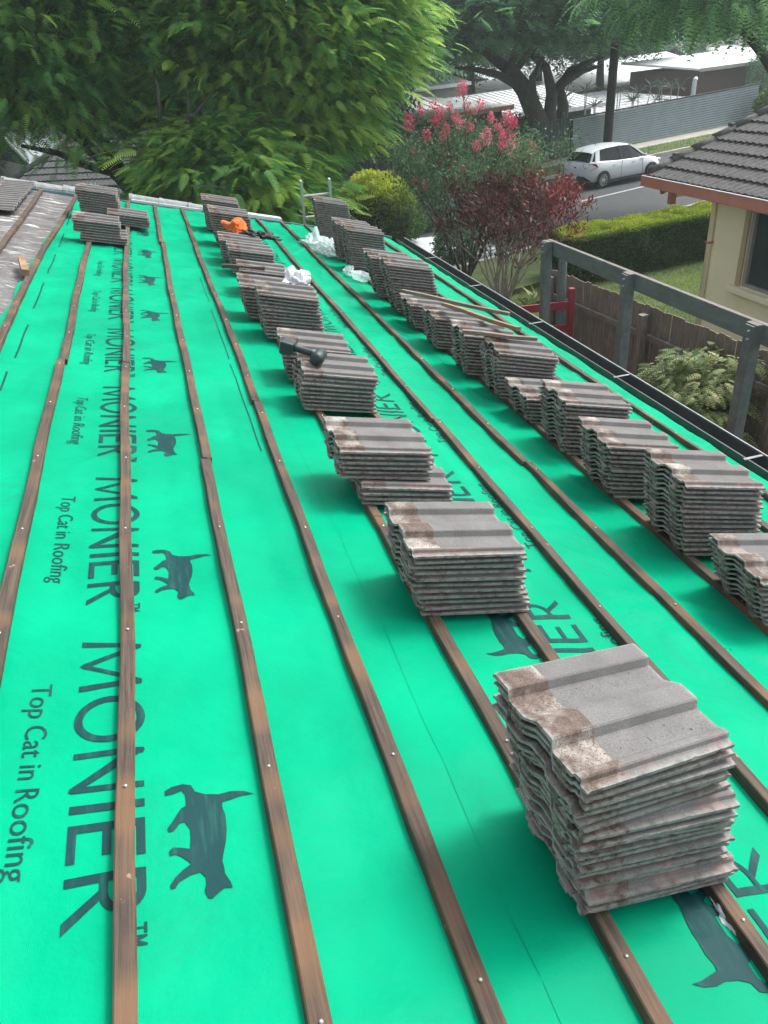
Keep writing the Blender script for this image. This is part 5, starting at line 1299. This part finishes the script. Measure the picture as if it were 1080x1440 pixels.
        mb = MB(); mb.beam((-1.0, s_*.855, .24), (1.0, s_*.855, .24), .02, .10); T(mb).build('sill', BLACK, root)
    mb = MB(); mb.add([(-2.03, -.55, .50), (-2.03, .55, .50), (-1.97, .70, .42), (-1.86, .80, .34), (-1.86, .78, .22), (-1.98, .5, .22), (-1.98, -.5, .22), (-1.86, -.78, .22), (-1.86, -.80, .34), (-1.97, -.70, .42)], [(0, 1, 5, 6), (1, 2, 5), (2, 3, 4, 5), (0, 6, 9), (9, 6, 7, 8)]); mb.v = [(x-.02, y, z) for x, y, z in mb.v]; T(mb).build('rear_bumper', BLACK, root)
    mb = MB(); mb.box((-2.062, 0, .44), (.01, .36, .11)); T(mb).build('number_plate', WHITE, root)
    mb = MB(); mb.box((-2.012, 0, .80), (.03, .10, .05)); T(mb).build('badge', BLACK, root)
    mb = MB(); mb.tube([(-1.0, 0, 1.48), (-1.12, 0, 1.60)], [.012, .005], 5); T(mb).build('aerial', BLACK, root)
    mb = MB(); mb.beam((-.36, -.853, .30), (-.33, -.845, .92), .006, .008, up=(0, 1, 0)); mb.beam((.80, -.853, .30), (.78, -.84, .90), .006, .008, up=(0, 1, 0)); T(mb).build('door_gap', BLACK, root)
car()
# ---------------------------------------------------------------- haze volume added to imitate a milky lens veil
hm = bpy.data.materials.new('added veil haze'); hm.use_nodes = True; nt = hm.node_tree; nt.nodes.remove(nt.nodes['Principled BSDF'])
pv = nt.nodes.new('ShaderNodeVolumePrincipled'); pv.inputs['Color'].default_value = (.80, .95, .92, 1); pv.inputs['Density'].default_value = .0013; pv.inputs['Anisotropy'].default_value = .2
nt.links.new(pv.outputs[0], nt.nodes['Material Output'].inputs['Volume'])
mb = MB(); mb.box((20, 60, 10.5), (260, 240, 23.2)); hz = mb.build('haze', hm); tag(hz, kind='stuff', label='thin added haze volume over the street and trees')
# ---------------------------------------------------------------- light, sky, camera
sc = bpy.context.scene
wd = bpy.data.worlds.new('World'); sc.world = wd; wd.use_nodes = True
nt = wd.node_tree; bg = nt.nodes['Background']; bg.inputs['Strength'].default_value = .15
sky = nt.nodes.new('ShaderNodeTexSky'); sky.sky_type = 'NISHITA'; sky.sun_disc = False
SD = Vector((.60, .20, .78)).normalized()
sky.sun_elevation = math.asin(SD.z); sky.sun_rotation = math.atan2(SD.x, SD.y); sky.air_density = 1.0; sky.dust_density = 5; sky.ozone_density = 1
hs = nt.nodes.new('ShaderNodeHueSaturation'); hs.inputs['Saturation'].default_value = .35
nt.links.new(sky.outputs[0], hs.inputs['Color']); nt.links.new(hs.outputs[0], bg.inputs[0])
sl = bpy.data.lights.new('sun', 'SUN'); sl.energy = 1.15; sl.angle = rad(13); sl.color = (1, .975, .94)
so = bpy.data.objects.new('sun', sl); C.objects.link(so); so.rotation_euler = (-SD).to_track_quat('-Z', 'Y').to_euler()
cam = bpy.data.cameras.new('camera'); co = bpy.data.objects.new('camera', cam); C.objects.link(co)
cam.sensor_fit = 'HORIZONTAL'; cam.sensor_width = 36; cam.lens = 36*F/1080; cam.clip_end = 2000; cam.clip_start = .05
r_ = Vector(RW @ np.array((1, 0, 0))); u_ = Vector(RW @ np.array((0, -1, 0))); b_ = Vector(RW @ np.array((0, 0, -1)))
co.matrix_world = Matrix(((r_.x, u_.x, b_.x, 0), (r_.y, u_.y, b_.y, 0), (r_.z, u_.z, b_.z, ZC), (0, 0, 0, 1)))
sc.camera = co
sc.view_settings.view_transform = 'Standard'; sc.view_settings.look = 'None'; sc.view_settings.exposure = 1.3; sc.view_settings.gamma = 1
sc.render.resolution_x = 768; sc.render.resolution_y = 1024
